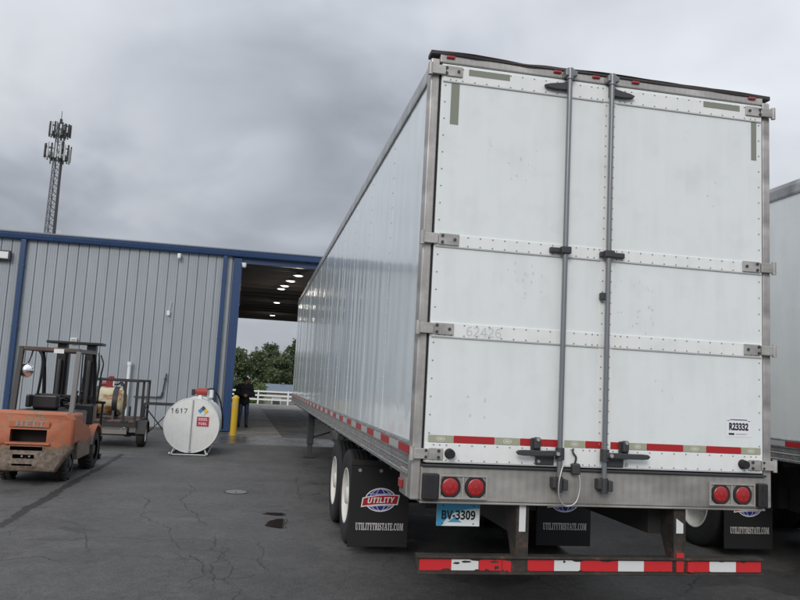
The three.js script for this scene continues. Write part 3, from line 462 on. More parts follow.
    obj('door_bumper', cyl(V(s * 1.06, 1.322, 0.018), V(s * 1.06, 1.322, 0.065), 0.034, 0.028, 18), M.rubber, dr);
    if (!main) continue;
    // reflective tape along the lower rail of the door
    const segs = s < 0 ? [[-1.205, -1.04, 0], [-1.036, -0.757, 1], [-0.753, -0.585, 0], [-0.581, -0.305, 1], [-0.268, -0.122, 0], [-0.118, 0.0, 1]] : [[0.065, 0.142, 1], [0.20, 0.327, 0], [0.331, 0.606, 1], [0.61, 0.778, 0], [0.782, 1.052, 1], [1.056, 1.205, 0]];
    for (const [x0, x1, red] of segs) { if (red) obj('red_tape', box(x0, x1, 1.392, 1.438, 0.0165, 0.0182), M.redTape, dr); else obj('silver_tape', plane(x1 - x0, 0.046, (x0 + x1) / 2, 1.415, 0.0182), tapeMat, dr); }
    // dull conspicuity strips in the upper corners
    obj('grey_tape', s < 0 ? box(-1.04, -0.744, 3.885, 3.929, 0.0195, 0.0208) : box(0.743, 1.038, 3.885, 3.929, 0.0195, 0.0208), M.oliveTape, dr);
    obj('grey_tape', s < 0 ? box(-1.158, -1.100, 3.53, 3.82, 0.0126, 0.0145) : box(1.138, 1.180, 3.53, 3.82, 0.0126, 0.0145), M.oliveTape, dr);
    // lock rod with its guides, cams and handle
    const rx = s < 0 ? -0.315 : 0.004, rz = 0.055;
    const rod = grp('lock_rod', t, 0, 0, 0);
    obj('rod', cyl(V(rx, 1.12, rz), V(rx, 4.0, rz), 0.0175, 0.0175, 14), M.galv, rod);
    const gx = s < 0 ? [-0.42, -0.275] : [-0.052, 0.13];
    obj('rod_guide', [rbox(gx[0], gx[1], 2.70, 2.738, 0.020, 0.05, 0.008), rbox(rx - 0.035, rx + 0.035, 2.695, 2.744, 0.03, 0.085, 0.008)], M.darkSteel, rod);
    if (s > 0) obj('rod_clip', rbox(-0.045, -0.012, 2.40, 2.45, 0.020, 0.06, 0.006), M.darkSteel, rod);
    // upper keeper: tapered plate reaching away from the rod, cam above on the header
    const kd = s < 0 ? -1 : 1;
    obj('keeper', extrude([[rx - kd * 0.01, 3.866], [rx + kd * 0.10, 3.862], [rx + kd * 0.165, 3.870], [rx + kd * 0.175, 3.882], [rx + kd * 0.14, 3.893], [rx + kd * 0.05, 3.908], [rx - kd * 0.01, 3.93]], 0.022, 0.004).translate(0, 0, 0.028), M.darkSteel, rod);
    obj('upper_cam', [rbox(rx - 0.038, rx + 0.034, 3.958, 4.006, 0.010, 0.075, 0.008), cyl(V(rx, 3.94, rz), V(rx, 4.018, rz), 0.024, 0.024, 12), rbox(rx + 0.02, rx + 0.06, 3.975, 4.012, 0.010, 0.05, 0.006)], M.galv, rod);
    obj('lower_cam', [rbox(rx - 0.05, rx - 0.022, 1.128, 1.195, 0.013, 0.075, 0.006), rbox(rx + 0.022, rx + 0.055, 1.115, 1.185, 0.013, 0.08, 0.006), cyl(V(rx, 1.10, rz), V(rx, 1.20, rz), 0.026, 0.026, 12)], M.darkSteel, rod);
    const hx = s < 0 ? -1 : 1, hc = s < 0 ? -0.475 : 0.155;
    const hd = grp('door_handle', t);
    obj('handle_lever', [extrude([[0, -0.013], [0.10, -0.015], [0.20, -0.016], [0.238, -0.012], [0.250, 0.0], [0.238, 0.010], [0.20, 0.013], [0.10, 0.012], [0, 0.014]].map(p => [rx + hx * p[0] + hx * 0.06, 1.352 + p[1]]), 0.016, 0.004).translate(0, 0, 0.075), cyl(V(rx, 1.31, rz), V(rx, 1.39, rz), 0.03, 0.03, 12), rbox(Math.min(rx, rx + hx * 0.1), Math.max(rx, rx + hx * 0.1), 1.335, 1.37, 0.06, 0.09, 0.006)], M.darkSteel, hd);
    obj('handle_plate', [rbox(hc - 0.035, hc + 0.035, 1.33, 1.445, 0.020, 0.032, 0.012, 3), rbox(Math.min(hc, rx + hx * 0.03), Math.max(hc, rx + hx * 0.03), 1.272, 1.33, 0.020, 0.034, 0.008), rbox(hc - 0.022, hc + 0.022, 1.375, 1.452, 0.032, 0.07, 0.012, 2)], M.darkSteel, hd);
    obj('handle_bolts', [cyl(V(hc, 1.438, 0.07), V(hc, 1.438, 0.077), 0.012, 0.012, 8), cyl(V(rx + hx * 0.03, 1.352, 0.095), V(rx + hx * 0.03, 1.352, 0.104), 0.013, 0.013, 8), cyl(V(hc + 0.02, 1.295, 0.034), V(hc + 0.02, 1.295, 0.042), 0.011, 0.011, 8)], M.hinge, hd);
  }
  obj('centre_seal', box(0.0125, 0.0215, 1.262, 3.952, -0.05, 0.006), M.seal, t);
  // ---- running gear
  const ch = grp('chassis', t);
  for (const x of [-0.52, 0.52]) obj('frame_rail', box(x - 0.05, x + 0.05, 0.80, 1.15, -6.6, -0.2), M.undercar, ch);
  const cm = []; for (let z = -0.5; z > -16; z -= 0.5) cm.push(box(-1.25, 1.25, 1.10, 1.195, z - 0.04, z + 0.04)); obj('floor_beams', cm, M.undercar, ch);
  for (const z of [-2.7, -3.05, -4.25, -5.6]) for (const x of [-0.52, 0.52]) obj('hanger', box(x - 0.06, x + 0.06, 0.55, 0.82, z - 0.09, z + 0.09), M.undercar, ch);
  for (const z of [-3.63, -4.876]) { obj('axle', [cyl(V(-1.0, 0.505, z), V(1.0, 0.505, z), 0.065, 0.065, 14), cyl(V(-0.75, 0.505, z), V(-0.58, 0.505, z), 0.19, 0.19, 20), cyl(V(0.58, 0.505, z), V(0.75, 0.505, z), 0.19, 0.19, 20)], M.undercar, ch); wheel(t, -1, -1.125, z); wheel(t, 1, 1.125, z); }
  for (const s of [-1, 1]) {
    const f = grp('mud_flap', t, s < 0 ? -0.985 : 1.035, s < 0 ? 0 : 0.035, -2.95); obj('flap', uvBox(rbox(-0.31, 0.31, 0.095, 0.91, -0.012, 0.0, 0.004)), M.rubber, f); obj('flap_print', plane(0.612, 0.805, 0, 0.5025, 0.003), flapMat, f);
    obj('flap_bolts', [-0.22, 0, 0.22].map(x => cyl(V(x, 0.86, 0), V(x, 0.86, 0.012), 0.018, 0.018, 10)), M.rivet, f); obj('flap_hanger', [box(-0.31, 0.31, 0.911, 0.96, -0.03, 0.01), box(-s * 0.31 - 0.2, -s * 0.31 + 0.2, 0.92, 0.955, -0.028, 0.008), box(-0.03, 0.03, 0.96, 1.11, -0.03, 0.0)], M.undercar, f);
  }
  const lg = grp('landing_gear', t);
  for (const s of [-1, 1]) { obj('leg', [rbox(s * 0.98 - 0.075, s * 0.98 + 0.075, 0.30, 1.15, -12.88, -12.73, 0.01), rbox(s * 0.98 - 0.055, s * 0.98 + 0.055, 0.04, 0.32, -12.86, -12.75, 0.01)], M.darkSteel, lg); obj('foot', rbox(s * 0.98 - 0.14, s * 0.98 + 0.14, 0.003, 0.045, -12.95, -12.66, 0.01), M.darkSteel, lg); }
  obj('cross_brace', [bar(V(-0.92, 0.45, -12.8), V(0.92, 1.05, -12.82), 0.04), bar(V(0.92, 0.45, -12.78), V(-0.92, 1.05, -12.79), 0.04), cyl(V(-0.98, 0.9, -12.7), V(0.98, 0.9, -12.7), 0.02)], M.darkSteel, lg);
  obj('fuel_tank', rbox(-0.6, 0.6, 0.42, 0.95, -12.2, -11.5, 0.12, 4), M.alu, t); obj('tank_straps', [-0.35, 0.35].map(x => rbox(x - 0.03, x + 0.03, 0.41, 1.15, -12.21, -11.49, 0.12, 4)), M.darkSteel, t);
  // ---- rear impact guard
  const gd = grp('impact_guard', t);
  for (const x of [-0.53, 0.61]) {
    const p = grp('guard_post_hold', gd); gd.remove(p);
    obj('guard_post', [uvBox(rbox(x - 0.045, x + 0.045, 0.575, 1.003, -0.07, -0.022, 0.006)), uvBox(extrude([[-0.30, 1.003], [-0.02, 1.003], [-0.02, 0.60], [-0.09, 0.60]], 0.012).rotateY(-Math.PI / 2).translate(x - 0.03, 0, 0)), uvBox(extrude([[-0.30, 1.003], [-0.02, 1.003], [-0.02, 0.60], [-0.09, 0.60]], 0.012).rotateY(-Math.PI / 2).translate(x + 0.042, 0, 0))], M.guardSteel, gd);
  }
  obj('guard_bar', [uvBox(rbox(-1.225, 1.245, 0.565, 0.662, -0.11, -0.024, 0.006)), uvBox(rbox(-1.23, 1.25, 0.655, 0.672, -0.10, -0.008, 0.004)), uvBox(rbox(-1.23, 1.25, 0.556, 0.570, -0.10, -0.008, 0.004))], M.guardSteel, gd);
  if (main) {
    const scuff = (x0, x1, red, dy = 0, tilt = 0) => { // tape with its scuffed, torn lower edge
      const N = 12, top = [], bo = []; for (let i = 0; i <= N; i++) { const x = x0 + (x1 - x0) * i / N; top.push([x, 0.649 + dy + tilt * (x - x0) - 0.010 * smooth(0.62, 0.75, fbm(x * 14 + 3, 2, 3))]); bo.push([x, 0.580 + dy + tilt * (x - x0) + 0.014 * smooth(0.62, 0.78, fbm(x * 23 + 3, 5.5, 4))]); } obj(red ? 'red_tape' : 'white_tape', extrude([...top, ...bo.reverse()], 0.0015).translate(0, 0, -0.0235), red ? M.redBright : M.whiteTape, gd); };
    for (const [a, b, r] of [[-1.215, -1.005, 1], [-1.003, -0.822, 0], [-0.82, -0.665, 1], [-0.485, -0.302, 1], [-0.30, -0.116, 0], [-0.114, 0.155, 1], [0.157, 0.345, 0], [0.347, 0.555, 1], [0.70, 0.835, 1], [0.837, 1.04, 0], [1.042, 1.235, 1]]) scuff(a, b, r);
    scuff(-0.66, -0.60, 1, 0.0, -0.2);
    for (const [x, y, w, h] of [[-0.97, 0.625, 0.05, 0.02], [-0.90, 0.635, 0.08, 0.015], [-0.70, 0.60, 0.05, 0.03], [-0.72, 0.635, 0.08, 0.014], [-0.23, 0.64, 0.02, 0.02]]) { const q = []; for (let k = 0; k < 9; k++) { const a = k / 9 * 6.283; q.push([x + Math.cos(a) * w * rr(0.25, 0.55), y + Math.sin(a) * h * rr(0.3, 0.6)]); } obj('torn_patch', extrude(q, 0.0006).translate(0, 0, -0.0219), M.guardSteel, gd); }
    obj('red_tape', box(0.585, 0.640, 0.578, 0.705, -0.0215, -0.019).rotateZ(0), M.redBright, gd);
    obj('bent_tape', extrude([[0.66, 0.585], [0.70, 0.578], [0.72, 0.60], [0.705, 0.64], [0.665, 0.652]], 0.02).translate(0, 0, -0.022), M.redBright, gd);
    obj('white_tape', box(-0.555, -0.510, 0.83, 0.998, -0.0215, -0.020), M.whiteTape, gd); obj('white_tape', extrude([[0.582, 0.835], [0.635, 0.835], [0.635, 0.90], [0.582, 0.935]], 0.0015).translate(0, 0, -0.0215), M.whiteTape, gd);
    const pl = grp('license_plate', t, -0.930, 0.905, -0.17); obj('plate', new RoundedBoxGeometry(0.30, 0.15, 0.003, 2, 0.0014), M.hinge, pl); obj('plate_print', plane(0.296, 0.146, 0, 0, 0.0025), new THREE.MeshStandardMaterial({ map: plateTex, roughness: 0.4 }), pl); obj('plate_bracket', [box(-0.12, -0.09, 0.03, 0.11, -0.012, -0.003), box(0.09, 0.12, 0.03, 0.11, -0.012, -0.003), box(-0.13, 0.13, 0.078, 0.11, -0.02, -0.0125)], M.blackPlate, pl);
    const sc = []; for (const [cx, cy, n, sp] of [[-0.86, 3.42, 3, 0.03], [-0.62, 3.28, 9, 0.13], [-0.50, 2.45, 8, 0.10], [0.22, 2.42, 16, 0.16], [0.30, 2.30, 8, 0.12], [0.45, 1.82, 4, 0.08], [-0.9, 1.7, 4, 0.14], [0.8, 3.3, 4, 0.2], [-0.62, 2.55, 6, 0.1]]) for (let k = 0; k < n; k++) { const x = cx + rr(-1, 1) * sp, y = cy + rr(-1, 1) * sp, w = rr(0.003, 0.012), h = rr(0.004, 0.02), q = []; for (let a = 0; a < 7; a++) { const r = rr(0.4, 1), b = a / 7 * 6.283; q.push([x + Math.cos(b) * w * r, y + Math.sin(b) * h * r]); } sc.push(new THREE.ShapeGeometry(new THREE.Shape(q.map(v => new THREE.Vector2(...v)))).translate(0, 0, 0.0128)); } obj('paint_scuffs', sc, mat(0.60, 0.63, 0.645, 0.6), t).userData.kind = 'stuff';
    obj('registration_sticker', plane(0.20, 0.135, 1.035, 1.577, 0.0135), new THREE.MeshStandardMaterial({ map: stickerTex, roughness: 0.5 }), t);
    obj('faded_number', text3('62426', 0.062, 0.0012, fontR).scale(1.05, 1, 1).translate(-0.985, 2.094, 0.0192), mat(0.56, 0.60, 0.62, 0.5), t);
    obj('seal_cable', tube([V(-0.29, 1.30, 0.075), V(-0.318, 1.24, 0.095), V(-0.335, 1.16, 0.10), V(-0.318, 1.06, 0.08), V(-0.262, 1.012, 0.06), V(-0.20, 1.035, 0.06), V(-0.168, 1.12, 0.055), V(-0.172, 1.21, 0.05), V(-0.205, 1.275, 0.045)], 0.0045, 60), mat(0.6, 0.58, 0.54, 0.4, 0.5), t);
    obj('cable_lock', [rbox(-0.225, -0.165, 1.215, 1.29, 0.022, 0.06, 0.012, 2), tube([V(-0.2, 1.29, 0.04), V(-0.195, 1.33, 0.045), V(-0.215, 1.36, 0.04), V(-0.21, 1.385, 0.03)], 0.007, 16)], M.darkSteel, t);
  }
}
M.greyTape = mat(0.42, 0.43, 0.42, 0.4);
M.redBright = mat(0.56, 0.022, 0.028, 0.42);
const tr1 = thing('semi_trailer', 'white box semi-trailer in the middle, its two rear doors facing us', 'trailer', 0, 0, 0); buildTrailer(tr1, true);
const tr2 = thing('semi_trailer', 'white box semi-trailer half out of frame at the right edge', 'trailer', 4.33, 0, -0.12); tr2.scale.y = 1.022; buildTrailer(tr2, false);
for (const t of [tr1, tr2]) t.userData.group = 'parked semi-trailers';
//NEXT2
// ---------------------------------------------------------------- forklift
{
  const t = thing('forklift', 'dirty orange forklift with black mast, seen from behind at the left edge', 'forklift', -5.57, 0, -8.6); t.scale.set(0.94, 0.975, 1);
  const tOr = tex(1024, 1024, (u, v) => {          // uv in metres over 2 x 2 m: chipped orange paint, the low bumper ground down to grey dirt
    const x = u * 2, y = v * 2 % 2; const n = fbm(u * 14, v * 14, 6, 14), f = fbm(u * 60 + 4, v * 60, 4, 60), s = fbm(u * 40, v * 6, 4, 6);
    const low = smooth(0.62, 0.53, y + 0.16 * (n - 0.5) + 0.05 * (f - 0.5)), chip = smooth(0.60, 0.66, n * 0.6 + f * 0.4), run = smooth(0.60, 0.74, s);
    let c = [0.69 + 0.08 * (n - 0.5), 0.405 + 0.08 * (n - 0.5), 0.285 + 0.06 * (f - 0.5)];
    const d = [0.455 + 0.30 * (f - 0.5), 0.425 + 0.28 * (f - 0.5), 0.385 + 0.26 * (f - 0.5)]; const k = Math.min(1, 0.88 * low + 0.75 * chip + 0.35 * run);
    void x; return c.map((q, i) => q * (1 - k) + d[i] * k);
  });
  const orange = mat(0.95, 0.95, 0.95, 0.55, 0, { map: rep(tOr, 0.5), bumpMap: rep(tBump, 3), bumpScale: 0.002 });
  const black = mat(0.016, 0.016, 0.018, 0.5, 0.1, { roughnessMap: rep(tRough, 2) }), worn = mat(0.09, 0.085, 0.082, 0.55, 0.3, { roughnessMap: rep(tRough, 2) });
  // counterweight: cast block with lamp-well and radiator slots cut through its rear wall
  const cw = grp('counterweight', t);
  const out = new THREE.Shape(); [[-0.60, 0.98], [-0.52, 1.06], [0.52, 1.06], [0.60, 0.98], [0.60, 0.56], [0.50, 0.40], [0.40, 0.235], [-0.40, 0.235], [-0.50, 0.40], [-0.60, 0.56]].forEach((p, i) => i ? out.lineTo(...p) : out.moveTo(...p)); out.closePath();
  const hole = (x0, x1, y0, y1) => { const h = new THREE.Path(); h.moveTo(x0, y0); h.lineTo(x0, y1); h.lineTo(x1, y1); h.lineTo(x1, y0); h.closePath(); out.holes.push(h); };
  hole(-0.27, 0.27, 0.645, 0.83); hole(-0.25, 0.23, 0.515, 0.575); hole(-0.20, 0.12, 0.395, 0.455); hole(-0.20, 0.10, 0.285, 0.315);
  { const g = new THREE.ExtrudeGeometry(out, { depth: 0.16, bevelEnabled: true, bevelSize: 0.045, bevelThickness: 0.06, bevelSegments: 3 }); g.translate(0, 0, 1.14); const p = g.attributes.position; for (let i = 0; i < p.count; i++) { const x = p.getX(i), z = p.getZ(i); if (z > 1.2) p.setZ(i, z - 0.22 * x * x); } g.computeVertexNormals(); const gc = prep(toCreasedNormals(g, 0.6)), pc = gc.attributes.position; for (let i = 0; i < pc.count; i++) gc.attributes.uv.setXY(i, pc.getX(i) + 0.4 * (1.3 - pc.getZ(i)), pc.getY(i)); obj('rear_casting', gc, orange, cw); }
  { const g = rbox(-0.59, 0.59, 0.58, 1.07, 0.40, 1.09, 0.05, 3); obj('casting_block', uvBox(g), orange, cw); }
  obj('slot_shade_backing', box(-0.5, 0.5, 0.26, 0.95, 1.092, 1.11), M.seal, cw);  // near-black backing sheet, stands in for the shade inside the slots
  obj('slot_lip', uvBox(rbox(-0.33, 0.33, 0.60, 0.632, 1.33, 1.375, 0.012)), orange, cw);
  obj('tow_pin', cyl(V(-0.04, 0.36, 1.2), V(-0.04, 0.49, 1.2), 0.025), worn, cw); for (const x of [-0.07, 0.04]) obj('bolt', new THREE.SphereGeometry(0.022, 8, 6).translate(x, 0.425, 1.31), M.hinge, cw);
  const hel = text3('HELI', 0.092, 0.006).scale(1.55, 0.85, 1); hel.computeBoundingBox(); hel.translate(-hel.boundingBox.max.x / 2, 0.875, 1.362); obj('maker_lettering', hel, mat(0.30, 0.24, 0.22, 0.5), cw);
  obj('lettering_plate', uvBox(rbox(-0.30, 0.30, 0.862, 0.965, 1.345, 1.361, 0.01)), orange, cw);
  // body between the wheels, hood, floor
  obj('engine_hood', uvBox(rbox(-0.50, 0.50, 0.80, 1.08, -0.25, 0.42, 0.04, 2)), black, t);
  const side = [[-0.55, 0.30], [0.38, 0.30], [0.42, 0.62], [0.44, 0.86], [0.40, 0.93], [-0.20, 0.80], [-0.42, 0.74], [-0.50, 0.55]];
  for (const s of [-1, 1]) obj('side_panel', uvBox(extrude(side.map(p => [-p[0], p[1]]), 0.06, 0.01).rotateY(Math.PI / 2).translate(s * 0.50 - 0.03, 0, 0)), orange, t);
  for (const s of [-1, 1]) { const a = []; for (let k = 0; k <= 12; k++) { const q = Math.PI * (0.08 + 0.72 * k / 12); a.push([Math.cos(q) * 0.44 - 0.92, 0.36 + Math.sin(q) * 0.44]); } const b = a.map(([x, y]) => [(x + 0.92) * 0.93 - 0.92, 0.36 + (y - 0.36) * 0.93]).reverse(); obj('front_fender', uvBox(extrude([...a, ...b].map(p => [-p[0], p[1]]), 0.24, 0.004).rotateY(Math.PI / 2).translate(s * 0.46 - 0.12, 0, 0)), orange, t); }
  obj('chassis', [box(-0.44, 0.44, 0.26, 0.78, -1.0, 1.1), box(-0.2, 0.2, 0.2, 0.5, 0.5, 0.95)], M.undercar, t);
  obj('floor_plate', box(-0.5, 0.5, 0.60, 0.66, -0.95, -0.25), black, t);
  obj('cowl', [rbox(-0.48, 0.48, 0.66, 1.16, -0.95, -0.80, 0.04, 2), cyl(V(-0.08, 1.1, -0.84), V(-0.08, 1.22, -0.6), 0.025)], black, t);
  obj('steering_wheel', [new THREE.TorusGeometry(0.16, 0.016, 8, 24).rotateX(1.1).translate(-0.08, 1.23, -0.58), cyl(V(-0.22, 1.2, -0.58), V(0.06, 1.26, -0.58), 0.012)], black, t);
  for (const x of [0.10, 0.18, 0.26]) obj('control_lever', [cyl(V(x, 1.10, -0.82), V(x, 1.36, -0.74), 0.009), new THREE.SphereGeometry(0.026, 8, 6).translate(x, 1.37, -0.738)], black, t);
  const st = grp('seat', t, 0, -0.11, 0); obj('cushion', rbox(-0.30, 0.16, 1.08, 1.22, -0.22, 0.28, 0.05, 3), black, st); obj('backrest', rbox(-0.29, 0.14, 1.19, 1.46, 0.20, 0.34, 0.06, 3).rotateX(0.0), black, st); obj('armrest', [rbox(-0.41, -0.33, 1.22, 1.43, 0.10, 0.30, 0.03, 2)], black, st);
  // overhead guard
  const og = grp('overhead_guard', t);
  const leg = (x, z0, y0, z1, y1) => bar(V(x, y0, z0), V(x, y1, z1), 0.085, 0.07);
  for (const s of [-1, 1]) { obj('rear_post', leg(s * 0.455 + 0.02, 0.80, 1.02, 0.68, 2.06), s < 0 ? mat(0.05, 0.048, 0.046, 0.55, 0.2) : mat(0.15, 0.15, 0.15, 0.5, 0.3), og); obj('front_post', tube([V(s * 0.45, 0.72, -0.94), V(s * 0.45, 1.3, -0.90), V(s * 0.45, 1.85, -0.72), V(s * 0.45, 2.05, -0.58)], 0.035, 20), black, og); obj('side_beam', bar(V(s * 0.455 + 0.01, 2.075, 0.72), V(s * 0.455, 2.085, -0.62), 0.06, 0.06), worn, og); }
  obj('rear_beam', [rbox(-0.47, 0.50, 2.045, 2.11, 0.63, 0.70, 0.012)], mat(0.20, 0.13, 0.10, 0.6, 0.2, { map: rep(tRust, 2), color: C(1.5, 1.5, 1.5) }), og); obj('front_beam', rbox(-0.46, 0.47, 2.05, 2.11, -0.66, -0.60, 0.012), black, og);
  for (let k = 0; k < 8; k++) { const z = -0.46 + k * 0.145; obj('roof_bar', box(-0.43, 0.45, 2.07, 2.105, z - 0.012, z + 0.012), black, og); }
  obj('rear_plate', box(0.08, 0.24, 2.02, 2.09, 0.712, 0.716), M.white, og);
  // mast, carriage, forks
  const ms = grp('mast', t);
  for (const s of [-1, 1]) { obj('mast_rail', rbox(s * 0.27 - 0.115, s * 0.27 + 0.055, 0.12, 2.24, -1.42, -1.24, 0.012), black, ms); obj('inner_rail', rbox(s * 0.18 - 0.06, s * 0.18, 0.14, 2.08, -1.46, -1.30, 0.008), black, ms); obj('lift_cylinder', cyl(V(s * 0.27 - 0.03, 0.2, -1.18), V(s * 0.27 - 0.03, 1.95, -1.18), 0.035), worn, ms); }
  obj('mast_top', rbox(-0.56, 0.46, 2.24, 2.29, -1.50, -1.10, 0.01), black, ms); for (const y of [1.2, 0.3]) obj('mast_tie', rbox(-0.43, 0.43, y, y + 0.09, -1.30, -1.22, 0.01), black, ms);
  for (const pts of [[V(0.10, 2.06, -1.24), V(0.12, 1.7, -1.18), V(0.16, 1.3, -1.05), V(0.2, 1.0, -0.9)], [V(0.44, 2.06, -1.2), V(0.52, 1.9, -1.1), V(0.49, 1.7, -1.14), V(0.46, 1.2, -1.2)], [V(0.40, 2.1, -1.2), V(0.46, 1.85, -1.05), V(0.42, 1.5, -1.1), V(0.40, 0.9, -1.15)]]) obj('hose', tube(pts, 0.014, 24), M.rubber, ms);
  const cr = grp('carriage', t); obj('fork_carriage', [rbox(-0.55, 0.55, 0.44, 0.54, -1.56, -1.47, 0.01), rbox(-0.55, 0.55, 0.10, 0.2, -1.56, -1.47, 0.01), ...[-0.5, -0.25, 0, 0.25, 0.5].map(x => box(x - 0.02, x + 0.02, 0.2, 1.18, -1.54, -1.50)), rbox(-0.55, 0.55, 1.14, 1.19, -1.55, -1.49, 0.01)], black, cr);
  for (const s of [-1, 1]) obj('fork', [rbox(s * 0.3 - 0.06, s * 0.3 + 0.06, 0.055, 0.56, -1.61, -1.565, 0.008), rbox(s * 0.3 - 0.06, s * 0.3 + 0.06, 0.05, 0.09, -2.6, -1.57, 0.008)], worn, cr);
  // wheels, lamp, mirror
  const tw = (r, w) => { const g = [lathe([[r * 0.55, -w / 2], [r * 0.9, -w / 2], [r * 0.98, -w * 0.4], [r, -w * 0.3], [r, w * 0.3], [r * 0.98, w * 0.4], [r * 0.9, w / 2], [r * 0.55, w / 2]], 32)]; for (let k = 0; k < 22; k++) { const q = k / 22 * 6.283; for (const s of [-1, 1]) { const b = new THREE.BoxGeometry(0.03, w * 0.42, 0.035); b.rotateX(s * 0.4); b.translate(r + 0.004, s * w * 0.24, 0); b.rotateY(q + s * 0.07); g.push(b); } } return join(g).rotateZ(Math.PI / 2); };
  const gr = tw(0.265, 0.18), gf = tw(0.335, 0.24);
  for (const [x, z, r, g] of [[-0.42, 0.70, 0.269, gr], [0.42, 0.70, 0.269, gr], [-0.44, -0.92, 0.339, gf], [0.44, -0.92, 0.339, gf]]) { const w = grp('wheel', t, x, r, z); obj('tyre', g, mat(0.03, 0.028, 0.027, 0.85), w); obj('rim', [cyl(V(-0.07, 0, 0), V(0.07, 0, 0), r * 0.56, r * 0.56, 24), cyl(V(-0.1, 0, 0), V(0.1, 0, 0), r * 0.25, r * 0.25, 16)], worn, w); }
  obj('mirror', [new THREE.SphereGeometry(0.13, 24, 14, 0, 6.3, 0, 1.1).rotateX(Math.PI / 2).translate(-0.33, 1.72, 0.62)], mat(0.85, 0.85, 0.86, 0.08, 1), t); obj('mirror_arm', [tube([V(-0.33, 1.72, 0.66), V(-0.34, 1.78, 0.64), V(-0.30, 1.95, 0.6), V(-0.28, 2.06, 0.6)], 0.012, 14), cyl(V(-0.33, 1.72, 0.62), V(-0.33, 1.72, 0.655), 0.09, 0.05, 14)], black, t);
  obj('guard_brace', tube([V(-0.27, 2.06, 0.3), V(-0.20, 1.95, 0.32), V(-0.19, 1.6, 0.33), V(-0.24, 1.2, 0.3)], 0.022, 20), black, t);
  obj('tail_lamp', [rbox(-0.60, -0.50, 0.67, 0.71, 1.26, 1.30, 0.01)], M.lampRed, t);
}
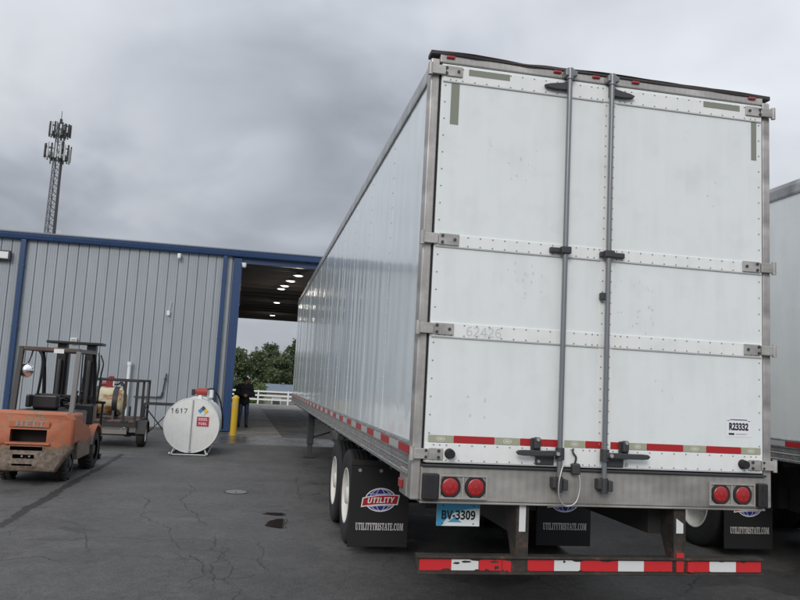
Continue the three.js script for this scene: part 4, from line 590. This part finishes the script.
// ---------------------------------------------------------------- utility trailer with drum, stand, fuel tank
{
  const t = thing('utility_trailer', 'small black steel utility trailer with railing, parked behind the forklift', 'trailer', -5.60, 0, -14.4);
  const bk = mat(0.03, 0.028, 0.027, 0.6, 0.2), rusty = mat(0.9, 0.9, 0.9, 0.8, 0.1, { map: rep(tRust, 2), color: C(1.5, 1.4, 1.3) });
  for (let k = 0; k < 8; k++) obj('deck_plank', rbox(-0.62 + k * 0.155, -0.62 + k * 0.155 + 0.148, 0.565, 0.605, -1.15, 0.95, 0.006), k % 3 ? rusty : bk, t);
  obj('frame', [box(-0.64, 0.64, 0.46, 0.56, 0.86, 0.96), box(-0.64, 0.64, 0.46, 0.56, -1.15, -1.05), box(-0.64, -0.56, 0.46, 0.56, -1.05, 0.86), box(0.56, 0.64, 0.46, 0.56, -1.05, 0.86), box(-0.45, 0.45, 0.30, 0.38, 0.80, 0.90)], bk, t);
  obj('rear_bumper', [box(-0.5, 0.45, 0.30, 0.40, 0.91, 0.95), box(-0.44, -0.38, 0.39, 0.47, 0.88, 0.94), box(0.3, 0.36, 0.39, 0.47, 0.88, 0.94)], mat(0.2, 0.19, 0.18, 0.6, 0.2), t);
  for (const [x, z] of [[-0.60, 0.90], [0.34, 0.90], [0.60, 0.90], [0.60, -0.1], [0.60, -1.1], [-0.60, -1.1], [-0.60, -0.1]]) obj('rail_post', rbox(x - 0.028, x + 0.028, 0.56, 1.50, z - 0.028, z + 0.028, 0.006), bk, t);
  obj('rail_post', rbox(-0.30, -0.245, 0.46, 1.22, 0.87, 0.925, 0.006), rusty, t);
  obj('top_rail', [rbox(-0.63, 0.63, 1.50, 1.55, 0.875, 0.925, 0.006)], bk, t); for (const s of [-1, 1]) obj('top_rail', rbox(s * 0.6 - 0.026, s * 0.6 + 0.026, 1.501, 1.549, -1.13, 0.874, 0.006), bk, t); obj('top_rail', rbox(-0.57, 0.57, 1.501, 1.549, -1.126, -1.075, 0.006), bk, t);
  obj('tongue', [bar(V(-0.5, 0.5, -1.1), V(0, 0.48, -2.3), 0.08), bar(V(0.5, 0.5, -1.1), V(0, 0.48, -2.3), 0.08), cyl(V(0, 0.02, -2.2), V(0, 0.8, -2.2), 0.03), cyl(V(0, 0.004, -2.2), V(0, 0.03, -2.2), 0.09)], bk, t);
  obj('axle', cyl(V(-0.7, 0.28, 0.55), V(0.7, 0.28, 0.55), 0.04), bk, t);
  const tg = lathe([[0.17, -0.09], [0.25, -0.095], [0.28, -0.07], [0.285, -0.04], [0.285, 0.04], [0.28, 0.07], [0.25, 0.095], [0.17, 0.09]], 32).rotateZ(Math.PI / 2), rg = lathe([[0.175, 0.085], [0.165, 0.07], [0.12, 0.03], [0.06, 0.05], [0, 0.055]], 24).rotateZ(-Math.PI / 2);
  for (const s of [-1, 1]) { const w = grp('wheel', t, s * 0.74, 0.285, 0.55); obj('tyre', tg, M.rubber, w); const r = obj('rim', rg, M.rimWhite, w); r.scale.x = s; }
  for (const s of [-1, 1]) { const a = []; for (let k = 0; k <= 10; k++) { const q = Math.PI * (0.02 + 0.96 * k / 10); a.push([Math.cos(q) * 0.36, Math.sin(q) * 0.32]); } const b = a.map(([x, y]) => [x * 0.95, y * 0.93]).reverse(); obj('fender', extrude([...a, ...b], 0.22).rotateY(Math.PI / 2).translate(s * 0.75 - 0.11, 0.30, 0.55), bk, t); obj('fender_side', extrude([...a, [-0.36, 0.12], [0.36, 0.12]], 0.006).rotateY(Math.PI / 2).translate(s * 0.75 - s * 0.10, 0.31, 0.55), bk, t); }

  const d = thing('drum_tank', 'rust-stained white drum strapped on the utility trailer, red pump on top', 'tank', -5.78, 0.61, -14.3);
  const tD = tex(512, 512, (u, v) => { const n = fbm(u * 8, v * 8, 6, 8), k = smooth(0.50, 0.66, n), f = fbm(u * 40, v * 40, 3, 40); return [0.86 - 0.28 * k - 0.05 * f, 0.82 - 0.44 * k - 0.05 * f, 0.70 - 0.48 * k - 0.05 * f]; });
  obj('shell', lathe([[0, -0.45], [0.16, -0.435], [0.28, -0.39], [0.34, -0.32], [0.34, 0.32], [0.28, 0.39], [0.16, 0.435], [0, 0.45]], 40).rotateZ(Math.PI / 2).translate(0, 0.40, 0), mat(0.95, 0.95, 0.95, 0.5, 0, { map: tD, color: C(0.8, 0.8, 0.78) }), d);
  for (const x of [-0.22, 0.22]) obj('strap', lathe([[0.343, -0.06], [0.350, -0.06], [0.350, 0.06], [0.343, 0.06]], 40).rotateZ(Math.PI / 2).translate(x, 0.40, 0), M.blackPlate, d);
  for (const x of [-0.22, 0.20]) obj('saddle', extrude([[-0.32, -0.005], [0.32, -0.005], [0.28, 0.20], [0.16, 0.11], [0, 0.075], [-0.16, 0.11], [-0.28, 0.20]], 0.05).rotateY(Math.PI / 2).translate(x - 0.025, 0, 0), M.darkSteel, d);
  const red = mat(0.22, 0.02, 0.025, 0.45);
  obj('pump', [rbox(-0.06, 0.10, 0.72, 0.90, -0.08, 0.08, 0.02, 2), cyl(V(0.02, 0.90, 0), V(0.02, 0.98, 0), 0.05), cyl(V(-0.16, 0.80, 0), V(-0.04, 0.80, 0), 0.05), rbox(0.0, 0.10, 0.93, 1.0, -0.04, 0.04, 0.012)], red, d); obj('filter', cyl(V(0.10, 0.76, 0.03), V(0.10, 0.90, 0.03), 0.035), M.white, d);
  obj('hose', tube([V(0.1, 0.82, 0), V(0.2, 0.8, 0.05), V(0.3, 0.86, 0.08), V(0.37, 0.72, 0.1), V(0.33, 0.4, 0.2), V(0.30, 0.1, 0.3)], 0.022, 40), M.rubber, d); obj('nozzle', [rbox(0.28, 0.40, 0.78, 0.83, 0.06, 0.11, 0.015)], M.blackPlate, d);

  const s = thing('steel_stand', 'dark angle-iron stand with crossed braces between utility trailer and white tank', 'stand', -4.52, 0, -15.6);
  const bk2 = mat(0.05, 0.05, 0.055, 0.55, 0.3);
  obj('top_frame', [box(-0.55, 0.55, 0.92, 0.97, 0.30, 0.34), box(-0.55, 0.55, 0.92, 0.97, -0.34, -0.30), box(-0.55, -0.51, 0.92, 0.97, -0.30, 0.30), box(0.51, 0.55, 0.92, 0.97, -0.30, 0.30)], bk2, s);
  for (const x of [-0.53, 0.53]) for (const z of [-0.32, 0.32]) obj('leg', box(x - 0.022, x + 0.022, 0, 0.92, z - 0.022, z + 0.022), bk2, s);
  obj('brace', bar(V(-0.53, 0.9, 0.345), V(0.2, 0.04, 0.345), 0.03), bk2, s); obj('brace', bar(V(0.2, 0.88, 0.36), V(-0.5, 0.1, 0.36), 0.025), bk2, s);
}
{
  const t = thing('fuel_tank', 'round-ended white fuel tank on skids beside the wall, red pump on top', 'tank', -3.62, 0, -12.2);
  const wt = mat(0.78, 0.80, 0.80, 0.42, 0, { map: rep(tGrime, 0.8) }), R = 0.585, cy = 0.645, Ln = 2.0;
  obj('shell', new THREE.CylinderGeometry(R, R, Ln, 64, 1, true).rotateX(Math.PI / 2).translate(0, cy, -Ln / 2), wt, t);
  for (const [z, s] of [[0, 1], [-Ln, -1]]) obj('end_cap', uvBox(lathe([[R + 0.004, -0.03], [R + 0.006, 0.0], [R - 0.01, 0.006], [R * 0.6, 0.016], [0, 0.022]], 64).rotateX(s * Math.PI / 2).translate(0, cy, z)), wt, t);
  obj('rim_weld', new THREE.TorusGeometry(R, 0.010, 6, 64).translate(0, cy, 0.002), wt, t);
  obj('sight_gauge', [cyl(V(-0.005, cy - R + 0.02, 0.035), V(0.0, cy + R - 0.03, 0.035), 0.014), rbox(-0.03, 0.02, cy - R + 0.01, cy - R + 0.06, 0.02, 0.06, 0.01)], mat(0.5, 0.5, 0.49, 0.4, 0.3), t);
  const num = text3('1617', 0.115, 0.003); const xs = [-0.445, -0.345, -0.255, -0.165]; '1617'.split('').forEach((ch, i) => obj('digit', text3(ch, 0.105, 0.004, fontR).translate(xs[i] - 0.02, cy + 0.255, 0.018), M.blackPlate, t)); void num;
  const dm = grp('hazard_diamond', t, 0.225, cy + 0.325, 0.024); dm.rotation.z = Math.PI / 4;
  for (const [x, y, m] of [[-0.04, 0.04, mat(0.05, 0.30, 0.55, 0.5)], [0.04, 0.04, mat(0.10, 0.06, 0.12, 0.5)], [0.04, -0.04, mat(0.75, 0.55, 0.08, 0.5)], [-0.04, -0.04, M.white]]) obj('quarter', box(x - 0.0385, x + 0.0385, y - 0.0385, y + 0.0385, 0, 0.004), m, dm);
  const sg = canvasTex(320, 260, (c, W, H) => { c.fillStyle = '#b43048'; c.fillRect(0, 0, W, H); c.fillStyle = '#efd9dd'; c.textAlign = 'center'; c.textBaseline = 'middle'; c.font = 'bold 96px sans-serif'; c.save(); c.translate(W / 2, 72); c.scale(0.78, 1); c.fillText('DIESEL', 0, 0); c.restore(); c.save(); c.translate(W / 2, 190); c.scale(1, 1); c.fillText('FUEL', 0, 0); c.restore(); });
  const sign = grp('warning_sign', t, 0.235, cy + 0.095, 0.024); obj('sign_plate', box(-0.13, 0.13, -0.105, 0.105, 0, 0.003), M.white, sign); obj('sign_print', plane(0.256, 0.206, 0, 0, 0.0045), new THREE.MeshStandardMaterial({ map: sg, roughness: 0.5 }), sign);
  for (const x of [-0.38, 0.36]) { obj('skid', [cyl(V(x, 0.022, 0.12), V(x, 0.022, -Ln - 0.1), 0.022), cyl(V(x, 0.022, 0.12), V(x * 1.06, 0.06, 0.16), 0.022)], M.rivetWhite, t); for (const z of [-0.08, -Ln + 0.1]) obj('skid_leg', [cyl(V(x, 0.02, z), V(x * 0.78, 0.24, z), 0.018), cyl(V(x, 0.02, z + 0.1), V(x * 0.78, 0.22, z), 0.014)], M.rivetWhite, t); }
  obj('skid_tie', [cyl(V(-0.38, 0.022, 0.06), V(0.36, 0.022, 0.06), 0.014)], M.rivetWhite, t);
  const red = mat(0.30, 0.035, 0.035, 0.45); const z = -0.6, y = cy + R;
  obj('filler_neck', [cyl(V(0.1, y - 0.03, z), V(0.1, y + 0.07, z), 0.06), cyl(V(0.28, y - 0.06, z - 0.3), V(0.28, y + 0.05, z - 0.3), 0.05)], wt, t);
  obj('pump', [cyl(V(0.02, y + 0.14, z), V(0.24, y + 0.14, z), 0.085, 0.085, 18), cyl(V(-0.02, y + 0.14, z), V(0.02, y + 0.14, z), 0.06), rbox(0.04, 0.2, y + 0.06, y + 0.1, z - 0.06, z + 0.06, 0.01)], red, t); obj('pump_switch', [rbox(-0.10, -0.02, y + 0.05, y + 0.19, z - 0.04, z + 0.04, 0.012)], M.blackPlate, t);
  obj('filter', cyl(V(0.34, y + 0.02, z), V(0.34, y + 0.20, z), 0.05, 0.05, 16), M.white, t); obj('filter_head', [cyl(V(0.34, y + 0.20, z), V(0.34, y + 0.235, z), 0.055, 0.055, 16), rbox(0.40, 0.43, y - 0.08, y + 0.22, z - 0.03, z + 0.03, 0.008), cyl(V(0.22, y + 0.2, z), V(0.36, y + 0.22, z), 0.018)], M.blackPlate, t);
  obj('hose', tube([V(0.42, y + 0.15, z), V(0.5, y + 0.05, z - 0.1), V(0.60, y - 0.35, z - 0.3), V(0.62, y - 0.7, z - 0.5), V(0.6, y - 0.4, z - 0.8)], 0.018, 30), M.rubber, t);
}
// ---------------------------------------------------------------- person in the bay
{
  const t = thing('person', 'person in dark jacket, cap and jeans standing behind the yellow bollard', 'person', -2.66, 0.013, -22.3, 0.12);
  const caps = (p, a, b, ra, rb) => { const d = [b[0] - a[0], b[1] - a[1], b[2] - a[2]], q = [p[0] - a[0], p[1] - a[1], p[2] - a[2]], L2 = d[0] * d[0] + d[1] * d[1] + d[2] * d[2], h = Math.max(0, Math.min(1, (q[0] * d[0] + q[1] * d[1] + q[2] * d[2]) / L2)); return Math.hypot(q[0] - d[0] * h, q[1] - d[1] * h, q[2] - d[2] * h) - (ra + (rb - ra) * h); };
  function march(bones, lo, size, res, k) {
    const mc = new MarchingCubes(res, new THREE.MeshStandardMaterial(), false, false, 60000); mc.isolation = 0; const half = res / 2;
    for (let z = 0; z < res; z++) for (let y = 0; y < res; y++) for (let x = 0; x < res; x++) { const p = [lo[0] + (x / res) * size, lo[1] + (y / res) * size, lo[2] + (z / res) * size]; let s = 0; for (const [a, b, ra, rb] of bones) s += Math.exp(-k * caps(p, a, b, ra, rb)); mc.field[x + y * res + z * res * res] = Math.log(Math.max(s, 1e-20)) / k; }
    mc.update(); const n = mc.count, g = new THREE.BufferGeometry(); const P = new Float32Array(n * 3); for (let i = 0; i < n; i++) { P[i * 3] = lo[0] + (mc.positionArray[i * 3] * half + half) / res * size; P[i * 3 + 1] = lo[1] + (mc.positionArray[i * 3 + 1] * half + half) / res * size; P[i * 3 + 2] = lo[2] + (mc.positionArray[i * 3 + 2] * half + half) / res * size; }
    g.setAttribute('position', new THREE.BufferAttribute(P, 3)); const N = new Float32Array(n * 3); for (let i = 0; i < n * 3; i++) N[i] = mc.normalArray[i]; g.setAttribute('normal', new THREE.BufferAttribute(N, 3)); g.setAttribute('uv', new THREE.BufferAttribute(new Float32Array(n * 2), 2)); return g;
  }
  // pose: weight on the right leg, hands together before the belly
  const sh = s => [s * 0.19, 1.43, 0], el = s => [s * 0.29, 1.14, 0.03], wr = s => [s * 0.07, 1.10, 0.25], hip = s => [s * 0.09, 0.93, 0], kn = s => [s * 0.115, 0.50, 0.03], an = s => [s * 0.13, 0.09, -0.02];
  const skin = mat(0.38, 0.22, 0.15, 0.55), jacket = mat(0.012, 0.012, 0.015, 0.8), jean = mat(0.045, 0.065, 0.11, 0.85);
  const head = [[[0, 1.60, 0.01], [0, 1.665, 0.0], 0.082, 0.092], [[0, 1.545, 0.045], [0, 1.58, 0.04], 0.045, 0.06], [[0, 1.42, -0.01], [0, 1.56, 0.0], 0.062, 0.056], [[0, 1.615, 0.092], [0, 1.59, 0.108], 0.012, 0.017], [[-0.088, 1.60, 0], [-0.088, 1.63, 0], 0.014, 0.018], [[0.088, 1.60, 0], [0.088, 1.63, 0], 0.014, 0.018]];
  const hands = []; for (const s of [-1, 1]) { const w = wr(s); hands.push([[w[0], w[1], w[2]], [w[0] - s * 0.05, w[1] - 0.01, w[2] + 0.05], 0.028, 0.03]); for (let f = 0; f < 4; f++) { const a = [w[0] - s * 0.05, w[1] + 0.02 - f * 0.018, w[2] + 0.06], m = [a[0] - s * 0.035, a[1], a[2] + 0.02 - f * 0.003], e = [a[0] - s * 0.06, a[1] - 0.005, a[2] - 0.006]; hands.push([a, m, 0.010, 0.009], [m, e, 0.009, 0.008]); } hands.push([[w[0] - s * 0.02, w[1] + 0.03, w[2] + 0.02], [w[0] - s * 0.06, w[1] + 0.055, w[2] + 0.05], 0.012, 0.009]); }
  const torso = [[[0, 0.96, 0], [0, 1.16, 0.01], 0.135, 0.13], [[-0.06, 1.18, 0], [0.06, 1.18, 0], 0.135, 0.135], [[-0.10, 1.36, 0], [0.10, 1.36, 0], 0.105, 0.105]];
  const arms = r => [-1, 1].flatMap(s => [[sh(s), el(s), 0.066 + r, 0.05 + r], [el(s), wr(s), 0.048 + r, 0.033 + r]]);
  const legs = r => [-1, 1].flatMap(s => [[hip(s), kn(s), 0.088 + r, 0.062 + r], [kn(s), an(s), 0.06 + r, 0.045 + r]]);
  obj('body', [march([...torso, ...arms(-0.006), ...legs(-0.006), ...head.slice(2, 3)], [-0.95, -0.04, -0.95], 1.9, 112, 46), march(head, [-0.17, 1.40, -0.17], 0.36, 76, 90), march(hands, [-0.22, 0.94, 0.10], 0.40, 88, 150)], skin, t);
  obj('jacket', march([...torso.map(([a, b, x, y]) => [a, b, x + 0.022, y + 0.022]), ...arms(0.016), [[0, 0.88, 0], [0, 0.96, 0], 0.15, 0.15], [[-0.05, 0.9, 0], [0.05, 0.9, 0], 0.14, 0.14], [[-0.06, 1.47, -0.02], [0.06, 1.47, -0.02], 0.062, 0.062]], [-0.55, 0.62, -0.5], 1.1, 104, 50), jacket, t);
  obj('jeans', march([...legs(0.010), [[-0.06, 0.95, 0], [0.06, 0.95, 0], 0.125, 0.125]], [-0.56, 0.0, -0.56], 1.12, 96, 60), jean, t);
  for (const s of [-1, 1]) obj('shoe', march([[[s * 0.13, 0.05, -0.06], [s * 0.145, 0.042, 0.15], 0.05, 0.042], [[s * 0.13, 0.09, -0.02], [s * 0.13, 0.06, 0.0], 0.05, 0.055]], [s * 0.13 - 0.18, 0.0, -0.15], 0.36, 48, 70), M.blackPlate, t);
  obj('cap', [new THREE.SphereGeometry(0.108, 24, 12, 0, 6.3, 0, 1.5).scale(1, 0.92, 1.08).translate(0, 1.665, 0), extrude([[-0.085, 0.05], [0.085, 0.05], [0.075, 0.13], [0.03, 0.165], [-0.03, 0.165], [-0.075, 0.13]], 0.012, 0.003).rotateX(Math.PI / 2 + 0.12).translate(0, 1.685, 0.03)], jacket, t);
  obj('hair', new THREE.SphereGeometry(0.099, 20, 12, Math.PI, Math.PI, 0.9, 0.9).scale(1, 1.05, 1.04).translate(0, 1.64, -0.004), mat(0.02, 0.014, 0.01, 0.8), t);
  for (const s of [-1, 1]) obj('eye', new THREE.SphereGeometry(0.011, 8, 6).translate(s * 0.032, 1.632, 0.084), M.blackPlate, t); obj('mouth', rbox(-0.024, 0.024, 1.556, 1.563, 0.095, 0.103, 0.003), mat(0.25, 0.10, 0.08, 0.6), t);
}
// ---------------------------------------------------------------- beyond the bay
{
  const t = thing('rail_fence', 'white three-rail fence beyond the bay', 'fence', 0, 0, -57);
  const y0 = yG(-57);
  for (let x = -14; x <= 24; x += 2.4) obj('fence_post', [rbox(x - 0.06, x + 0.06, y0 - 0.1, y0 + 1.12, -0.06, 0.06, 0.01)], M.white, t);
  for (let x = -14; x < 23; x += 2.4) for (const y of [0.38, 0.70, 1.02]) obj('fence_rail', rbox(x + 0.062, x + 2.338, y0 + y - 0.065, y0 + y + 0.065, -0.02, 0.02, 0.006), M.white, t);
  const h = thing('far_house', 'low far house with pale blue-grey metal roof behind the white fence', 'house', 3.6, yG(-92), -92);
  const B = 2.62, E2 = 2.55, Rg = 3.45;
  obj('wall', [extrude([[-3, -0.1], [3, -0.1], [3, E2], [0, Rg - 0.05], [-3, E2]], 9.4).rotateY(Math.PI / 2).translate(-4.7, 0, 0)], mat(0.20, 0.19, 0.18, 0.8), h);
  const rm = mat(0.13, 0.165, 0.21, 0.6, 0.1); const rf = grp('roof', h); const rp = (s) => { const g = new THREE.BoxGeometry(0.6, 0.05, 3.45); g.rotateX(s * 0.29); return g; };
  for (const s of [1, -1]) { const g = rp(s); for (let x = -4.8; x < 5; x += 0.605) { const o = obj('roof_sheet', g, rm, rf); o.position.set(x, (E2 + Rg) / 2 + 0.04, s * 1.6); } }
  for (const x of [-3.2, 0, 3.1]) { const w = grp('window', h, x, 1.35, 3.01); obj('frame', box(-0.55, 0.55, -0.5, 0.5, 0, 0.06), M.white, w); obj('pane', box(-0.47, 0.47, -0.42, 0.42, 0.062, 0.07), mat(0.05, 0.06, 0.07, 0.1), w); }
  obj('chimney', box(-2.6, -2.2, Rg - 0.3, Rg + 0.28, -0.2, 0.2), mat(0.15, 0.13, 0.12, 0.8), rf); void B;
}
// trees: tapered trunk, limbs, crown of many leaf-sized faces in clumps
function leafCrown(clumps, n, size) {
  const pos = [], nor = [], uv = [];
  for (const [cx, cy, cz, r] of clumps) for (let i = 0; i < n; i++) {
    let x, y, z; do { x = rr(-1, 1); y = rr(-1, 1); z = rr(-1, 1); } while (x * x + y * y + z * z > 1); const l = Math.hypot(x, y, z) || 1, k = Math.pow(rnd(), 0.5) * (rnd() > 0.75 ? 1.5 : 1) / l; x *= k; y *= k; z *= k;
    const c = V(cx + x * r, cy + y * r * 0.8, cz + z * r), s = size * rr(0.6, 1.3), a = V(rr(-1, 1), rr(-1, 1), rr(-1, 1)).normalize(), b = V(rr(-1, 1), rr(-1, 1), rr(-1, 1)).cross(a).normalize(), nn = a.clone().cross(b);
    const q = [c.clone().addScaledVector(a, -s), c.clone().addScaledVector(b, -s * 0.55), c.clone().addScaledVector(a, s), c.clone().addScaledVector(b, s * 0.55)];
    for (const j of [0, 1, 2, 0, 2, 3]) { pos.push(q[j].x, q[j].y, q[j].z); nor.push(nn.x, nn.y, nn.z); uv.push(0, 0); }
  }
  const g = new THREE.BufferGeometry(); g.setAttribute('position', new THREE.Float32BufferAttribute(pos, 3)); g.setAttribute('normal', new THREE.Float32BufferAttribute(nor, 3)); g.setAttribute('uv', new THREE.Float32BufferAttribute(uv, 2)); return g;
}
const bark = mat(0.06, 0.045, 0.035, 0.9);
function treeProto(kind) {
  const H = [9, 10, 8.2][kind], clumps = [], limbs = [];
  const N = [36, 40, 32][kind];
  for (let i = 0; i < N; i++) { const h = rr(0.14, 1), w = (kind === 1 ? 1.25 - 0.8 * h : Math.sin(Math.PI * (0.18 + 0.78 * h))) * [3.0, 2.5, 2.6][kind], a = rr(0, 6.283), q = rr(0.25, 1) * w; clumps.push([Math.cos(a) * q, h * H * 0.94, Math.sin(a) * q, rr(0.55, 1.15)]); }
  for (const [x, y, z] of clumps.slice(0, 10)) limbs.push(cyl(V(0, y * 0.6, 0), V(x, y, z), 0.09, 0.03, 6));
  return { trunk: lathe([[0.34, 0], [0.26, 0.5], [0.20, H * 0.4], [0.06, H * 0.9]], 10), limbs, crown: leafCrown(clumps, 300, 0.22) };
}
{
  const P = [0, 1, 2].map(treeProto).map(p => ({ ...p, limbs: join(p.limbs) }));
  const LM = [[0.085, 0.120, 0.045], [0.066, 0.100, 0.042], [0.10, 0.135, 0.055]].map(c => mat(...c, 0.85, 0, { transmission: 0.3, thickness: 0 }));
  const spots = [[-9.4, -101, 1, 1.05, 'dark tree mostly hidden by the blue corner post'], [-5.3, -99, 0, 1.0, 'broad tree at the left edge of the bay, directly behind the person'], [-2.2, -104, 2, 1.0, 'round paler tree just right of the person, above the bush'], [0.9, -101, 0, 0.9, 'low broad tree over the left part of the far house roof'], [3.9, -103, 1, 1.06, 'dark tree rising highest beside the trailer nose'], [-0.5, -110, 1, 1.0, 'dark second-row tree showing between two front trees left of the house'], [5.6, -110, 0, 1.1, 'broad second-row tree mostly hidden by the trailer nose'], [2.2, -112, 2, 1.02, 'pale second-row tree above the far house roof']];
  for (const [x, z, k, s, lab] of spots) { const t = thing('tree', lab, 'tree', x, yG(z) - 0.05, z, rr(0, 6.28), 'trees in the line beyond the fence'); t.scale.setScalar(s * 0.99); obj('trunk', P[k].trunk, bark, t); obj('limbs', P[k].limbs, bark, t); obj('crown', P[k].crown, LM[k], t); }
  const b = thing('bush', 'pale green upright bush left of the far house roof', 'bush', -2.0, yG(-80), -80); const cl = []; for (let i = 0; i < 14; i++) cl.push([rr(-0.6, 0.6), rr(0.6, 3.2), rr(-0.6, 0.6), rr(0.4, 0.7)]);
  obj('crown', leafCrown(cl, 120, 0.16), mat(0.13, 0.17, 0.07, 0.85, 0, { transmission: 0.3, thickness: 0 }), b); obj('stems', [0, 1, 2, 3].map(k => cyl(V(0.05 * k, 0, 0), V(rr(-0.5, 0.5), 2.4, rr(-0.5, 0.5)), 0.04, 0.015, 5)), bark, b);
}
// ---------------------------------------------------------------- cell tower
{
  const y0 = -2.6, t = thing('cell_tower', 'tall lattice cell tower with two rings of antennas beyond the grey building', 'tower', -34.75, y0, -115, 0.3);
  const st = mat(0.17, 0.175, 0.19, 0.6, 0.3), dk = mat(0.05, 0.05, 0.055, 0.7), pale = mat(0.55, 0.56, 0.58, 0.6);
  const H = 42, rad = y => 1.25 - 0.62 * y / H, P = (k, y) => { const a = k * 2.0944 + 0.35; return V(Math.cos(a) * rad(y), y, Math.sin(a) * rad(y)); };
  for (let k = 0; k < 3; k++) obj('leg', cyl(P(k, 0), P(k, H), 0.10, 0.08, 8), st, t);
  const br = []; for (let y = 0.2, i = 0; y < H - 1; y += 1.25, i++) for (let k = 0; k < 3; k++) { br.push(cyl(P(k, y), P((k + 1) % 3, y + 1.25), 0.04, 0.04, 5)); br.push(cyl(P((k + 1) % 3, y), P(k, y + 1.25), 0.04, 0.04, 5)); br.push(cyl(P(k, y), P((k + 1) % 3, y), 0.035, 0.035, 5)); } obj('lattice_bracing', br, st, t).userData.kind = 'stuff';
  obj('cable_ladder', [box(0.42, 0.80, 0.1, H - 3, 0.30, 0.44)], dk, t);
  const ring = (yc, R, n, ah, nm) => {
    const pf = grp(nm, t, 0, yc, 0); const tb = []; for (const dy of [-0.7, 0.7]) for (let k = 0; k < 3; k++) { const a = k * 2.0944 + 0.9, b = a + 2.0944; tb.push(cyl(V(Math.cos(a - 0.35) * R, dy, Math.sin(a - 0.35) * R), V(Math.cos(b - 1.74) * R, dy, Math.sin(b - 1.74) * R), 0.06, 0.06, 6)); tb.push(cyl(V(Math.cos(a) * 0.6, dy, Math.sin(a) * 0.6), V(Math.cos(a) * R * 0.95, dy, Math.sin(a) * R * 0.95), 0.06, 0.06, 6)); tb.push(cyl(V(Math.cos(a) * 0.6, dy, Math.sin(a) * 0.6), V(Math.cos(a + 0.35) * R, dy, Math.sin(a + 0.35) * R), 0.05, 0.05, 6)); tb.push(cyl(V(Math.cos(a) * 0.6, dy, Math.sin(a) * 0.6), V(Math.cos(a - 0.35) * R, dy, Math.sin(a - 0.35) * R), 0.05, 0.05, 6)); }
    obj('platform_frame', tb, st, pf);
    for (let k = 0; k < 3; k++) for (let i = 0; i < n; i++) { const a = k * 2.0944 + 0.9 + (i - (n - 1) / 2) * 0.35, g = new RoundedBoxGeometry(0.22, ah * rr(0.8, 1.1), 0.20, 2, 0.04); g.rotateY(-a + Math.PI / 2); g.translate(Math.cos(a) * (R + 0.08), rr(-0.2, 0.25), Math.sin(a) * (R + 0.08)); obj('antenna', g, rnd() > 0.5 ? dk : pale, pf); obj('radio_unit', rbox(-0.16, 0.16, -0.3, 0.3, -0.12, 0.12, 0.03).translate(Math.cos(a) * (R - 0.4), rr(-0.7, -0.2), Math.sin(a) * (R - 0.4)), rnd() > 0.5 ? dk : pale, pf); }
  };
  ring(40.7, 1.45, 6, 2.0, 'upper_antenna_ring'); ring(37.1, 1.75, 6, 2.3, 'lower_antenna_ring');
  obj('lightning_rod', [cyl(V(0, H, 0), V(0, H + 1.9, 0), 0.07, 0.04, 6), rbox(-0.2, 0.2, H - 0.1, H + 0.6, -0.2, 0.2, 0.03)], dk, t);
  obj('equipment_cabinet', rbox(0.9, 1.7, 23.2, 25.0, 0.2, 0.9, 0.05), pale, t);
}
renderer.render(scene, camera);
